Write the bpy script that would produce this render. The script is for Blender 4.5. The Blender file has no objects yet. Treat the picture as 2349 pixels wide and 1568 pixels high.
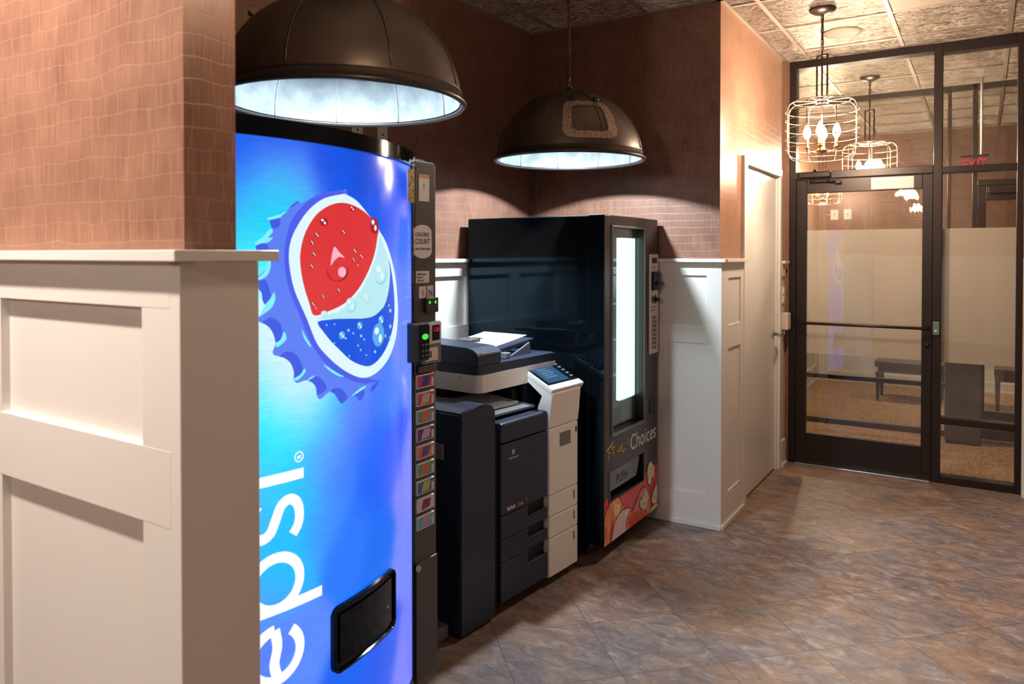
import bpy, bmesh, math, random
from math import sin, cos, pi, radians
from mathutils import Vector, Matrix
from mathutils.geometry import delaunay_2d_cdt
random.seed(7)
SC = bpy.context.scene
COL = SC.collection

# ------------------------------------------------------------------ materials
def lin(c):
    c = c / 255.0
    return c / 12.92 if c <= 0.04045 else ((c + 0.055) / 1.055) ** 2.4
def rgb(r, g, b): return (lin(r), lin(g), lin(b), 1.0)
def mat(name, col=(0.8, 0.8, 0.8, 1), rough=0.5, metal=0.0, emis=None, es=1.0, coat=0.0, spec=0.5, bump=0.0, bscale=40.0, var=0.0, vscale=6.0):
    m = bpy.data.materials.new(name); m.use_nodes = True
    nt = m.node_tree; b = nt.nodes['Principled BSDF']
    b.inputs['Base Color'].default_value = col
    b.inputs['Roughness'].default_value = rough
    b.inputs['Metallic'].default_value = metal
    b.inputs['Coat Weight'].default_value = coat
    b.inputs['Coat Roughness'].default_value = 0.08
    b.inputs['Specular IOR Level'].default_value = spec
    if emis:
        b.inputs['Emission Color'].default_value = emis
        b.inputs['Emission Strength'].default_value = es
    tc = None
    if bump or var:
        tc = nt.nodes.new('ShaderNodeTexCoord')
    if bump:
        n = nt.nodes.new('ShaderNodeTexNoise'); n.inputs['Scale'].default_value = bscale; n.inputs['Detail'].default_value = 4
        bp = nt.nodes.new('ShaderNodeBump'); bp.inputs['Strength'].default_value = bump; bp.inputs['Distance'].default_value = 0.004
        nt.links.new(tc.outputs['Object'], n.inputs['Vector']); nt.links.new(n.outputs['Fac'], bp.inputs['Height']); nt.links.new(bp.outputs['Normal'], b.inputs['Normal'])
    if var:
        n = nt.nodes.new('ShaderNodeTexNoise'); n.inputs['Scale'].default_value = vscale; n.inputs['Detail'].default_value = 5
        r = nt.nodes.new('ShaderNodeValToRGB'); r.color_ramp.elements[0].position = 0.35; r.color_ramp.elements[1].position = 0.65
        r.color_ramp.elements[0].color = tuple(c * (1 - var) for c in col[:3]) + (1,)
        r.color_ramp.elements[1].color = tuple(min(1, c * (1 + var)) for c in col[:3]) + (1,)
        nt.links.new(tc.outputs['Object'], n.inputs['Vector']); nt.links.new(n.outputs['Fac'], r.inputs['Fac']); nt.links.new(r.outputs['Color'], b.inputs['Base Color'])
    return m

def N(nt, t, **kw):
    n = nt.nodes.new(t)
    for k, v in kw.items():
        if k in n.inputs: n.inputs[k].default_value = v
        else: setattr(n, k, v)
    return n

def wallpaper_mat():
    # embossed crocodile-pattern paper: brown, fine vertical threads, pale cracks
    m = bpy.data.materials.new('embossed_wallpaper'); m.use_nodes = True; nt = m.node_tree; b = nt.nodes['Principled BSDF']; L = nt.links.new
    tc = N(nt, 'ShaderNodeTexCoord'); sp = N(nt, 'ShaderNodeSeparateXYZ'); L(tc.outputs['Object'], sp.inputs[0])
    ad = N(nt, 'ShaderNodeMath', operation='ADD'); L(sp.outputs['X'], ad.inputs[0]); L(sp.outputs['Y'], ad.inputs[1])
    cb = N(nt, 'ShaderNodeCombineXYZ'); L(ad.outputs[0], cb.inputs[0]); L(sp.outputs['Z'], cb.inputs[1])
    warp = N(nt, 'ShaderNodeTexNoise', Scale=7.0, Detail=3.0); L(cb.outputs[0], warp.inputs['Vector'])
    mixv = N(nt, 'ShaderNodeVectorMath', operation='MULTIPLY_ADD'); mixv.inputs[1].default_value = (0.045, 0.035, 0); L(warp.outputs['Color'], mixv.inputs[0]); L(cb.outputs[0], mixv.inputs[2])
    br = N(nt, 'ShaderNodeTexBrick'); L(mixv.outputs[0], br.inputs['Vector']); br.offset = 0.12; br.squash = 1.3; br.squash_frequency = 3; br.offset_frequency = 2
    br.inputs['Scale'].default_value = 1.0; br.inputs['Mortar Size'].default_value = 0.0018; br.inputs['Mortar Smooth'].default_value = 0.6
    br.inputs['Brick Width'].default_value = 0.047; br.inputs['Row Height'].default_value = 0.043
    br.inputs['Color1'].default_value = (0.45, 0.45, 0.45, 1); br.inputs['Color2'].default_value = (0.55, 0.55, 0.55, 1); br.inputs['Mortar'].default_value = (1, 1, 1, 1)
    mp = N(nt, 'ShaderNodeMapping'); mp.inputs['Scale'].default_value = (420, 9, 1); L(cb.outputs[0], mp.inputs['Vector'])
    th = N(nt, 'ShaderNodeTexNoise', Scale=1.0, Detail=3.0); L(mp.outputs[0], th.inputs['Vector'])
    big = N(nt, 'ShaderNodeTexNoise', Scale=9.0, Detail=3.0); L(cb.outputs[0], big.inputs['Vector'])
    s1 = N(nt, 'ShaderNodeMath', operation='MULTIPLY_ADD'); s1.inputs[1].default_value = 0.55; L(th.outputs['Fac'], s1.inputs[0]); 
    s2 = N(nt, 'ShaderNodeMath', operation='MULTIPLY'); s2.inputs[1].default_value = 0.30; L(big.outputs['Fac'], s2.inputs[0]); L(s2.outputs[0], s1.inputs[2])
    r = N(nt, 'ShaderNodeValToRGB'); r.color_ramp.elements[0].position = 0.26; r.color_ramp.elements[1].position = 0.60
    r.color_ramp.elements[0].color = WP_DARK; r.color_ramp.elements[1].color = WP_LIGHT
    L(s1.outputs[0], r.inputs['Fac'])
    mx = N(nt, 'ShaderNodeMix', data_type='RGBA'); mo = N(nt, 'ShaderNodeMath', operation='MULTIPLY'); mo.inputs[1].default_value = 0.26
    L(br.outputs['Fac'], mo.inputs[0]); L(mo.outputs[0], mx.inputs[0]); L(r.outputs['Color'], mx.inputs[6]); mx.inputs[7].default_value = WP_CRACK
    L(mx.outputs[2], b.inputs['Base Color'])
    bp = N(nt, 'ShaderNodeBump'); bp.inputs['Strength'].default_value = 0.35; bp.inputs['Distance'].default_value = 0.0008
    hs = N(nt, 'ShaderNodeMath', operation='SUBTRACT'); L(s1.outputs[0], hs.inputs[0]); L(br.outputs['Fac'], hs.inputs[1]); L(hs.outputs[0], bp.inputs['Height']); L(bp.outputs['Normal'], b.inputs['Normal'])
    b.inputs['Roughness'].default_value = 0.38; b.inputs['Specular IOR Level'].default_value = 0.55
    b.inputs['Metallic'].default_value = 0.1; b.inputs['Sheen Weight'].default_value = 0.4; b.inputs['Sheen Roughness'].default_value = 0.38; b.inputs['Sheen Tint'].default_value = (1.0, 0.62, 0.40, 1)
    return m

def floor_mat():
    m = bpy.data.materials.new('slate_vinyl_tile'); m.use_nodes = True; nt = m.node_tree; b = nt.nodes['Principled BSDF']; L = nt.links.new
    tc = N(nt, 'ShaderNodeTexCoord')
    mp = N(nt, 'ShaderNodeMapping'); mp.inputs['Rotation'].default_value = (0, 0, radians(-45)); mp.inputs['Location'].default_value = (-1.40 / math.sqrt(2) * 1.0 + 4.0 * 1, -3.62 / math.sqrt(2) + 4.0, 0)
    L(tc.outputs['Object'], mp.inputs['Vector'])
    br = N(nt, 'ShaderNodeTexBrick'); br.offset = 0.0; br.squash = 1.0
    L(mp.outputs[0], br.inputs['Vector'])
    for k, v in {'Scale': 1.0, 'Mortar Size': 0.0016, 'Mortar Smooth': 0.2, 'Brick Width': 0.4, 'Row Height': 0.4, 'Bias': 0.0}.items(): br.inputs[k].default_value = v
    br.inputs['Color1'].default_value = (0.0, 0.0, 0.0, 1); br.inputs['Color2'].default_value = (1, 1, 1, 1)
    # offset the mottling per tile
    off = N(nt, 'ShaderNodeVectorMath', operation='MULTIPLY_ADD'); off.inputs[1].default_value = (3.7, 5.1, 2.3); L(br.outputs['Color'], off.inputs[0]); L(tc.outputs['Object'], off.inputs[2])
    st = N(nt, 'ShaderNodeMapping'); st.inputs['Rotation'].default_value = (0, 0, radians(30)); st.inputs['Scale'].default_value = (1.0, 1.9, 1); L(off.outputs[0], st.inputs['Vector'])
    n1 = N(nt, 'ShaderNodeTexNoise', Scale=8.0, Detail=10.0, Roughness=0.72, Distortion=0.9); L(st.outputs[0], n1.inputs['Vector'])
    n2 = N(nt, 'ShaderNodeTexNoise', Scale=3.0, Detail=6.0, Roughness=0.6, Distortion=1.2); L(off.outputs[0], n2.inputs['Vector'])
    n3 = N(nt, 'ShaderNodeTexNoise', Scale=30.0, Detail=6.0, Roughness=0.8, Distortion=1.5); L(st.outputs[0], n3.inputs['Vector'])
    r1 = N(nt, 'ShaderNodeValToRGB'); cr = r1.color_ramp
    cr.elements[0].position = 0.30; cr.elements[0].color = FL[0]; cr.elements[1].position = 0.72; cr.elements[1].color = FL[3]
    e = cr.elements.new(0.46); e.color = FL[1]; e = cr.elements.new(0.58); e.color = FL[2]
    L(n1.outputs['Fac'], r1.inputs['Fac'])
    r2 = N(nt, 'ShaderNodeValToRGB'); r2.color_ramp.elements[0].position = 0.42; r2.color_ramp.elements[0].color = FL[4]; r2.color_ramp.elements[1].position = 0.60; r2.color_ramp.elements[1].color = FL[5]
    L(n2.outputs['Fac'], r2.inputs['Fac'])
    mx = N(nt, 'ShaderNodeMix', data_type='RGBA'); mx.inputs[0].default_value = 0.42; L(r1.outputs['Color'], mx.inputs[6]); L(r2.outputs['Color'], mx.inputs[7])
    r3 = N(nt, 'ShaderNodeValToRGB'); r3.color_ramp.elements[0].position = 0.58; r3.color_ramp.elements[0].color = (0, 0, 0, 1); r3.color_ramp.elements[1].position = 0.74; r3.color_ramp.elements[1].color = (1, 1, 1, 1)
    L(n3.outputs['Fac'], r3.inputs['Fac'])
    m3 = N(nt, 'ShaderNodeMath', operation='MULTIPLY'); m3.inputs[1].default_value = 0.6; L(r3.outputs['Color'], m3.inputs[0])
    mx2 = N(nt, 'ShaderNodeMix', data_type='RGBA'); L(m3.outputs[0], mx2.inputs[0]); L(mx.outputs[2], mx2.inputs[6]); mx2.inputs[7].default_value = FL[6]
    mx3 = N(nt, 'ShaderNodeMix', data_type='RGBA'); mf = N(nt, 'ShaderNodeMath', operation='MULTIPLY'); mf.inputs[1].default_value = 0.75; L(br.outputs['Fac'], mf.inputs[0])
    L(mf.outputs[0], mx3.inputs[0]); L(mx2.outputs[2], mx3.inputs[6]); mx3.inputs[7].default_value = (0.02, 0.014, 0.012, 1)
    L(mx3.outputs[2], b.inputs['Base Color'])
    bp = N(nt, 'ShaderNodeBump'); bp.inputs['Strength'].default_value = 0.35; bp.inputs['Distance'].default_value = 0.003
    L(n1.outputs['Fac'], bp.inputs['Height']); L(bp.outputs['Normal'], b.inputs['Normal'])
    b.inputs['Roughness'].default_value = 0.42; b.inputs['Specular IOR Level'].default_value = 0.45
    return m

def ceiling_mat():
    # crinkled embossed metal tile
    m = bpy.data.materials.new('crinkled_metal_tile'); m.use_nodes = True; nt = m.node_tree; b = nt.nodes['Principled BSDF']; L = nt.links.new
    tc = N(nt, 'ShaderNodeTexCoord')
    st = N(nt, 'ShaderNodeMapping'); st.inputs['Scale'].default_value = (1.0, 2.2, 1); L(tc.outputs['Object'], st.inputs['Vector'])
    n1 = N(nt, 'ShaderNodeTexNoise', Scale=9.0, Detail=9.0, Roughness=0.58, Distortion=3.5); L(st.outputs[0], n1.inputs['Vector'])
    n2 = N(nt, 'ShaderNodeTexVoronoi', Scale=18.0); L(st.outputs[0], n2.inputs['Vector'])
    s = N(nt, 'ShaderNodeMath', operation='MULTIPLY_ADD'); s.inputs[1].default_value = 0.35; L(n2.outputs['Distance'], s.inputs[0]); L(n1.outputs['Fac'], s.inputs[2])
    bp = N(nt, 'ShaderNodeBump'); bp.inputs['Strength'].default_value = 1.0; bp.inputs['Distance'].default_value = 0.12
    L(s.outputs[0], bp.inputs['Height']); L(bp.outputs['Normal'], b.inputs['Normal'])
    cr = N(nt, 'ShaderNodeValToRGB'); cr.color_ramp.elements[0].position = 0.40; cr.color_ramp.elements[0].color = (0.26, 0.17, 0.11, 1); cr.color_ramp.elements[1].position = 0.52; cr.color_ramp.elements[1].color = CEIL
    L(n1.outputs['Fac'], cr.inputs['Fac']); L(cr.outputs['Color'], b.inputs['Base Color'])
    b.inputs['Base Color'].default_value = CEIL; b.inputs['Metallic'].default_value = 0.8; b.inputs['Roughness'].default_value = 0.27
    return m

def carpet_mat():
    m = bpy.data.materials.new('patterned_carpet'); m.use_nodes = True; nt = m.node_tree; b = nt.nodes['Principled BSDF']; L = nt.links.new
    tc = N(nt, 'ShaderNodeTexCoord')
    n1 = N(nt, 'ShaderNodeTexNoise', Scale=42.0, Detail=3.0, Distortion=2.5); L(tc.outputs['Object'], n1.inputs['Vector'])
    r = N(nt, 'ShaderNodeValToRGB'); r.color_ramp.elements[0].position = 0.45; r.color_ramp.elements[0].color = rgb(112, 82, 62); r.color_ramp.elements[1].position = 0.56; r.color_ramp.elements[1].color = rgb(190, 152, 118)
    L(n1.outputs['Fac'], r.inputs['Fac']); L(r.outputs['Color'], b.inputs['Base Color']); b.inputs['Roughness'].default_value = 0.95
    return m

def glass_mat(name='clear_glass', refl=1.0, tint=(0.93, 0.95, 0.94, 1)):
    m = bpy.data.materials.new(name); m.use_nodes = True; nt = m.node_tree; L = nt.links.new
    nt.nodes.remove(nt.nodes['Principled BSDF']); out = nt.nodes['Material Output']
    t = N(nt, 'ShaderNodeBsdfTransparent'); t.inputs[0].default_value = tint
    g = N(nt, 'ShaderNodeBsdfGlossy'); g.inputs['Roughness'].default_value = 0.0; g.inputs[0].default_value = (1, 1, 1, 1)
    lw = N(nt, 'ShaderNodeLayerWeight', Blend=0.5); pw = N(nt, 'ShaderNodeMath', operation='POWER'); pw.inputs[1].default_value = 5.0; L(lw.outputs['Facing'], pw.inputs[0])
    f = N(nt, 'ShaderNodeMath', operation='MULTIPLY_ADD'); f.inputs[1].default_value = 0.9; f.inputs[2].default_value = 0.043; L(pw.outputs[0], f.inputs[0])
    k = N(nt, 'ShaderNodeMath', operation='MULTIPLY'); k.inputs[1].default_value = refl; L(f.outputs[0], k.inputs[0])
    mx = N(nt, 'ShaderNodeMixShader'); L(k.outputs[0], mx.inputs[0]); L(t.outputs[0], mx.inputs[1]); L(g.outputs[0], mx.inputs[2]); L(mx.outputs[0], out.inputs[0])
    return m

def frost_mat():
    m = bpy.data.materials.new('frosted_film'); m.use_nodes = True; nt = m.node_tree; L = nt.links.new
    nt.nodes.remove(nt.nodes['Principled BSDF']); out = nt.nodes['Material Output']
    t = N(nt, 'ShaderNodeBsdfTransparent'); t.inputs[0].default_value = (0.9, 0.88, 0.86, 1)
    d = N(nt, 'ShaderNodeBsdfDiffuse'); d.inputs[0].default_value = (0.62, 0.53, 0.46, 1)
    tr = N(nt, 'ShaderNodeBsdfTranslucent'); tr.inputs[0].default_value = (0.85, 0.78, 0.72, 1)
    a = N(nt, 'ShaderNodeMixShader'); a.inputs[0].default_value = 0.6; L(d.outputs[0], a.inputs[1]); L(tr.outputs[0], a.inputs[2])
    c = N(nt, 'ShaderNodeMixShader'); c.inputs[0].default_value = 0.78; L(t.outputs[0], c.inputs[1]); L(a.outputs[0], c.inputs[2])
    L(c.outputs[0], out.inputs[0])
    return m

def art_mat():
    # backlit printed panel: colour of the print comes from the mesh attribute, plus fine brushed streaks
    m = bpy.data.materials.new('backlit_blue_print'); m.use_nodes = True; nt = m.node_tree; b = nt.nodes['Principled BSDF']; L = nt.links.new
    at = N(nt, 'ShaderNodeAttribute', attribute_name='Print')
    tc = N(nt, 'ShaderNodeTexCoord'); mp = N(nt, 'ShaderNodeMapping'); mp.inputs['Scale'].default_value = (1, 25, 260); L(tc.outputs['Object'], mp.inputs['Vector'])
    n = N(nt, 'ShaderNodeTexNoise', Scale=1.0, Detail=2.0); L(mp.outputs[0], n.inputs['Vector'])
    mr = N(nt, 'ShaderNodeMapRange'); mr.inputs['To Min'].default_value = 0.82; mr.inputs['To Max'].default_value = 1.18; L(n.outputs['Fac'], mr.inputs['Value'])
    vm = N(nt, 'ShaderNodeVectorMath', operation='SCALE'); L(at.outputs['Color'], vm.inputs[0]); L(mr.outputs[0], vm.inputs['Scale'])
    L(vm.outputs[0], b.inputs['Emission Color']); b.inputs['Emission Strength'].default_value = 1.0
    b.inputs['Base Color'].default_value = (0.01, 0.01, 0.015, 1); b.inputs['Roughness'].default_value = 0.12
    return m

WP_DARK = (0.150, 0.062, 0.042, 1); WP_LIGHT = (0.34, 0.175, 0.115, 1); WP_CRACK = (0.44, 0.28, 0.20, 1)
FL = [rgb(56, 44, 40), rgb(116, 94, 84), rgb(154, 132, 118), rgb(204, 186, 172), rgb(98, 96, 106), rgb(146, 112, 90), rgb(222, 210, 200)]
CEIL = (0.95, 0.85, 0.74, 1)
M = {}
def E(name, r, g, b, s=1.0, rough=0.15):
    M[name] = mat(name, (0.01, 0.01, 0.01, 1), rough, emis=rgb(r, g, b), es=s)
M['wallpaper'] = wallpaper_mat(); M['floor'] = floor_mat(); M['ceiling'] = ceiling_mat(); M['carpet'] = carpet_mat()
M['glass'] = glass_mat(refl=1.5); M['case_glass'] = glass_mat('case_glass', 1.2, (0.80, 0.90, 0.86, 1)); M['frost'] = frost_mat(); M['art'] = art_mat()
M['white_paint'] = mat('white_paint', (0.70, 0.655, 0.61, 1), 0.35, bump=0.04, bscale=60)
M['white_door'] = mat('white_door_paint', (0.72, 0.68, 0.63, 1), 0.3, bump=0.03, bscale=50)
M['bronze'] = mat('dark_bronze_frame', (0.030, 0.022, 0.020, 1), 0.35, metal=0.55)
M['tbar'] = mat('beige_grid_metal', (0.27, 0.215, 0.17, 1), 0.45)
M['plate'] = mat('white_plastic', (0.78, 0.75, 0.71, 1), 0.35)
M['tan_panel'] = mat('tan_ceiling_panel', (0.24, 0.195, 0.15, 1), 0.6)
M['steel'] = mat('brushed_steel', (0.55, 0.53, 0.50, 1), 0.3, metal=1.0)
M['black_gloss'] = mat('black_gloss', (0.004, 0.006, 0.009, 1), 0.07)
M['black_gloss'].node_tree.nodes['Principled BSDF'].inputs['Specular Tint'].default_value = (0.40, 0.72, 1.0, 1); M['black_gloss'].node_tree.nodes['Principled BSDF'].inputs['Specular IOR Level'].default_value = 0.4
M['black_matte'] = mat('black_plastic', (0.014, 0.014, 0.016, 1), 0.45)
M['navy'] = mat('copier_dark_plastic', (0.018, 0.026, 0.056, 1), 0.38, bump=0.08, bscale=300)
M['copier_white'] = mat('copier_light_plastic', (0.80, 0.78, 0.745, 1), 0.42)
M['copier_grey'] = mat('copier_grey_plastic', (0.16, 0.17, 0.19, 1), 0.4)
M['seam'] = mat('seam_black', (0.004, 0.004, 0.005, 1), 0.6)
M['dome_out'] = mat('aged_bronze_dome', (0.120, 0.095, 0.080, 1), 0.38, metal=0.75, var=0.35, vscale=3.5)
M['dome_in'] = mat('galvanised_inner', (0.088, 0.098, 0.104, 1), 0.45, metal=0.0, var=0.25, vscale=14)
M['dome_rim'] = mat('dark_rolled_rim', (0.05, 0.045, 0.045, 1), 0.35, metal=0.6)
M['hatch'] = mat('worn_tin_frame', (0.46, 0.35, 0.27, 1), 0.5, metal=0.4, var=0.35, vscale=60)
M['chain'] = mat('dark_chain', (0.10, 0.075, 0.06, 1), 0.35, metal=0.9)
M['cage_wire'] = mat('cage_wire_metal', (0.62, 0.42, 0.26, 1), 0.3, metal=0.85)
M['brass'] = mat('aged_brass', (0.45, 0.28, 0.10, 1), 0.35, metal=0.9)
M['strip'] = mat('selector_strip', (0.080, 0.072, 0.068, 1), 0.3)
M['teal_box'] = mat('validator_housing', (0.02, 0.045, 0.06, 1), 0.3)
M['sticker_white'] = mat('sticker_white', (0.72, 0.66, 0.64, 1), 0.5)
M['sticker_ink'] = mat('sticker_ink', (0.05, 0.04, 0.05, 1), 0.5)
M['sticker_orange'] = mat('sticker_orange', (0.65, 0.25, 0.10, 1), 0.5)
M['gold'] = mat('gold_foil', (0.45, 0.36, 0.18, 1), 0.3, metal=0.7, var=0.5, vscale=90)
M['paper'] = mat('paper', (0.80, 0.78, 0.74, 1), 0.6)
M['wood_dark'] = mat('dark_wood', (0.035, 0.020, 0.018, 1), 0.3)
M['cream'] = mat('snack_panel_cream', (0.62, 0.52, 0.47, 1), 0.4)
M['snack_face'] = mat('snack_door_bronze', (0.055, 0.047, 0.045, 1), 0.28, metal=0.4)
M['interior'] = mat('snack_interior', (0.10, 0.14, 0.13, 1), 0.4)
M['red_ink'] = mat('red_ink', (0.55, 0.10, 0.08, 1), 0.5)
E('art_white', 246, 250, 255, 1.1); E('ring_white', 222, 246, 252, 1.02); E('art_red', 222, 52, 56, 1.0); E('art_cyanw', 190, 240, 248, 0.95)
E('art_blue', 8, 84, 226, 1.0); E('skirt', 92, 128, 246, 1.0); E('skirt_dark', 76, 96, 240, 0.95); E('pocket', 62, 92, 228, 1.0); E('glint', 130, 240, 250, 1.0)
E('drop_red', 168, 26, 36, 1.0); E('drop_pink', 250, 180, 200, 1.0); E('drop_cyan', 120, 215, 235, 1.0); E('drop_blue', 90, 170, 245, 1.0); E('drop_white', 225, 250, 255, 1.0); E('drop_shade', 30, 110, 190, 1.0)
E('led_green', 60, 220, 60, 1.2); E('led_red', 230, 30, 60, 0.9); E('tube', 235, 255, 250, 2.2); E('screen_blue', 40, 95, 140, 0.8)
E('bulb_cool', 225, 242, 255, 30.0); E('bulb_warm', 255, 224, 184, 45.0)

# ------------------------------------------------------------------ mesh helpers
def tag(o, label=None, cat=None, group=None, kind=None):
    if label: o['label'] = label
    if cat: o['category'] = cat
    if group: o['group'] = group
    if kind: o['kind'] = kind
    return o

def obj(name, bm, m, parent=None, label=None, cat=None, group=None, kind=None, smooth=None, local=False):
    """link a bmesh as one object; world coordinates unless local"""
    me = bpy.data.meshes.new(name)
    if parent is not None and not local:
        bmesh.ops.transform(bm, matrix=WM(parent).inverted(), verts=bm.verts)
    bmesh.ops.recalc_face_normals(bm, faces=bm.faces) if smooth != 'keep' else None
    if smooth and smooth != 'keep':
        for f in bm.faces: f.smooth = True
        lim = smooth if isinstance(smooth, float) else radians(40)
        for e in bm.edges:
            if len(e.link_faces) == 2 and e.calc_face_angle(0) > lim: e.smooth = False
    bm.to_mesh(me); bm.free()
    for mm in (m if isinstance(m, (list, tuple)) else [m]): me.materials.append(M[mm] if isinstance(mm, str) else mm)
    o = bpy.data.objects.new(name, me); COL.objects.link(o)
    if parent is not None: o.parent = parent
    return tag(o, label, cat, group, kind)

def WM(o):
    m = Matrix.LocRotScale(o.location, o.rotation_euler, o.scale)
    return WM(o.parent) @ m if o.parent else m

def thing(name, label, cat, loc=(0, 0, 0), rz=0, group=None):
    o = bpy.data.objects.new(name, None); COL.objects.link(o); o.empty_display_size = 0.1
    o.location = loc; o.rotation_euler = (0, 0, rz)
    return tag(o, label, cat, group)

def box(bm, x0, x1, y0, y1, z0, z1, bev=0.0, seg=2, mi=0):
    x0, x1 = sorted((x0, x1)); y0, y1 = sorted((y0, y1)); z0, z1 = sorted((z0, z1))
    r = bmesh.ops.create_cube(bm, size=1.0)
    vs = r['verts']
    for v in vs: v.co = Vector(((x0 + x1) / 2 + v.co.x * (x1 - x0), (y0 + y1) / 2 + v.co.y * (y1 - y0), (z0 + z1) / 2 + v.co.z * (z1 - z0)))
    fs = list({f for v in vs for f in v.link_faces})
    for f in fs: f.material_index = mi
    if bev > 0:
        es = list({e for v in vs for e in v.link_edges})
        bmesh.ops.bevel(bm, geom=es, offset=min(bev, 0.49 * min(x1 - x0, y1 - y0, z1 - z0)), segments=seg, profile=0.5, affect='EDGES')
    return bm
def B(*a, **k): return box(bmesh.new(), *a, **k)

def poly(bm, pts, mi=0):
    f = bm.faces.new([bm.verts.new(p) for p in pts]); f.material_index = mi
    return f

def prism(bm, pts, vec, mi=0):
    """closed solid from a planar outline pushed along vec"""
    vec = Vector(vec); a = [bm.verts.new(p) for p in pts]; b = [bm.verts.new(Vector(p) + vec) for p in pts]
    n = len(a); fs = [bm.faces.new(a), bm.faces.new(b[::-1])]
    for i in range(n): fs.append(bm.faces.new((a[i], b[i], b[(i + 1) % n], a[(i + 1) % n])))
    for f in fs: f.material_index = mi
    return bm

def tube(bm, pts, r, n=8, closed=False, mi=0, cap=True):
    pts = [Vector(p) for p in pts]; k = len(pts); rings = []
    rr = r if isinstance(r, (list, tuple)) else [r] * k
    up = None
    for i, p in enumerate(pts):
        if closed: d = pts[(i + 1) % k] - pts[i - 1]
        else: d = pts[min(i + 1, k - 1)] - pts[max(i - 1, 0)]
        d.normalize()
        if up is None:
            up = Vector((0, 0, 1)) if abs(d.z) < 0.9 else Vector((1, 0, 0))
        s = d.cross(up)
        if s.length < 1e-6: s = d.orthogonal()
        s.normalize(); up = s.cross(d).normalized()
        rings.append([bm.verts.new(p + (s * cos(2 * pi * j / n) + up * sin(2 * pi * j / n)) * rr[i]) for j in range(n)])
    m = k if closed else k - 1
    for i in range(m):
        a, b = rings[i], rings[(i + 1) % k]
        for j in range(n):
            f = bm.faces.new((a[j], a[(j + 1) % n], b[(j + 1) % n], b[j])); f.smooth = True; f.material_index = mi
    if not closed and cap:
        for q in (rings[0][::-1], rings[-1]):
            f = bm.faces.new(q); f.material_index = mi
    return bm

def lathe(bm, prof, c=(0, 0), n=32, mi=0):
    """prof: (radius, z) list turned about the vertical through c"""
    rings = []
    for r, z in prof:
        if r < 1e-5: rings.append([bm.verts.new((c[0], c[1], z))])
        else: rings.append([bm.verts.new((c[0] + r * cos(2 * pi * j / n), c[1] + r * sin(2 * pi * j / n), z)) for j in range(n)])
    for a, b in zip(rings, rings[1:]):
        for j in range(n):
            k = (j + 1) % n
            if len(a) == 1 and len(b) == 1: continue
            if len(a) == 1: vs = (a[0], b[k], b[j])
            elif len(b) == 1: vs = (a[j], a[k], b[0])
            else: vs = (a[j], a[k], b[k], b[j])
            f = bm.faces.new(vs); f.smooth = True; f.material_index = mi
    return bm

def disc(bm, c, r, ax, n=20, rz=None, mi=0):
    """flat ellipse facing axis ax ('x': in the yz plane)"""
    rz = rz or r
    if ax == 'x': pts = [(c[0], c[1] + r * cos(2 * pi * i / n), c[2] + rz * sin(2 * pi * i / n)) for i in range(n)]
    elif ax == 'y': pts = [(c[0] + r * cos(2 * pi * i / n), c[1], c[2] + rz * sin(2 * pi * i / n)) for i in range(n)]
    else: pts = [(c[0] + r * cos(2 * pi * i / n), c[1] + rz * sin(2 * pi * i / n), c[2]) for i in range(n)]
    return poly(bm, pts, mi)

def text_bm(body, size, shear=0.0, sx=1.0, bold=0.0):
    """lettering as flat mesh in the local xy plane, lower-left at origin"""
    cu = bpy.data.curves.new('lettering', 'FONT'); cu.body = body; cu.size = size; cu.shear = shear; cu.offset = bold; cu.resolution_u = 4
    o = bpy.data.objects.new('lettering', cu); COL.objects.link(o)
    dg = bpy.context.evaluated_depsgraph_get(); dg.update()
    me = bpy.data.meshes.new_from_object(o.evaluated_get(dg))
    bm = bmesh.new(); bm.from_mesh(me); bpy.data.objects.remove(o); bpy.data.curves.remove(cu); bpy.data.meshes.remove(me)
    for v in bm.verts: v.co.x *= sx
    return bm
def place(bm, origin, xdir, ydir):
    xd, yd = Vector(xdir).normalized(), Vector(ydir).normalized(); o = Vector(origin)
    for v in bm.verts: v.co = o + xd * v.co.x + yd * v.co.y
    return bm
def merge(dst, src, mi=None):
    me = bpy.data.meshes.new('t'); 
    if mi is not None:
        for f in src.faces: f.material_index = mi
    src.to_mesh(me); src.free(); dst.from_mesh(me); bpy.data.meshes.remove(me); return dst

def copy_tree(o, parent=None):
    c = o.copy(); COL.objects.link(c); c.parent = parent
    for ch in list(o.children): copy_tree(ch, c)
    return c

# ---- traced shapes of the printed artwork, metres: (y, z) on the machine fronts
RING=[(1.5007, 1.7179), (1.4914, 1.7173), (1.4235, 1.7014), (1.3764, 1.6726), (1.3421, 1.6345), (1.3171, 1.5909), (1.3093, 1.5481), (1.3142, 1.5008), (1.3281, 1.4506), (1.3579, 1.3909), (1.3653, 1.3754), (1.3962, 1.3113), (1.4412, 1.2655), (1.4879, 1.2316), (1.5327, 1.2082), (1.5786, 1.1939), (1.6292, 1.1951), (1.6866, 1.2126), (1.7351, 1.2432), (1.7722, 1.2903), (1.7876, 1.3437), (1.7865, 1.4024), (1.7647, 1.4904), (1.7125, 1.577), (1.6529, 1.6301), (1.5957, 1.673), (1.5469, 1.7039)]
RED=[(1.4858, 1.6931), (1.4437, 1.6843), (1.4038, 1.6635), (1.3763, 1.6357), (1.3545, 1.5988), (1.3428, 1.5549), (1.3434, 1.515), (1.3534, 1.4679), (1.371, 1.4189), (1.3855, 1.3879), (1.4322, 1.3949), (1.501, 1.4156), (1.5615, 1.456), (1.608, 1.5071), (1.6381, 1.5555), (1.6538, 1.6054), (1.6578, 1.6244), (1.6164, 1.6576), (1.5686, 1.6791), (1.5256, 1.6903)]
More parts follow.
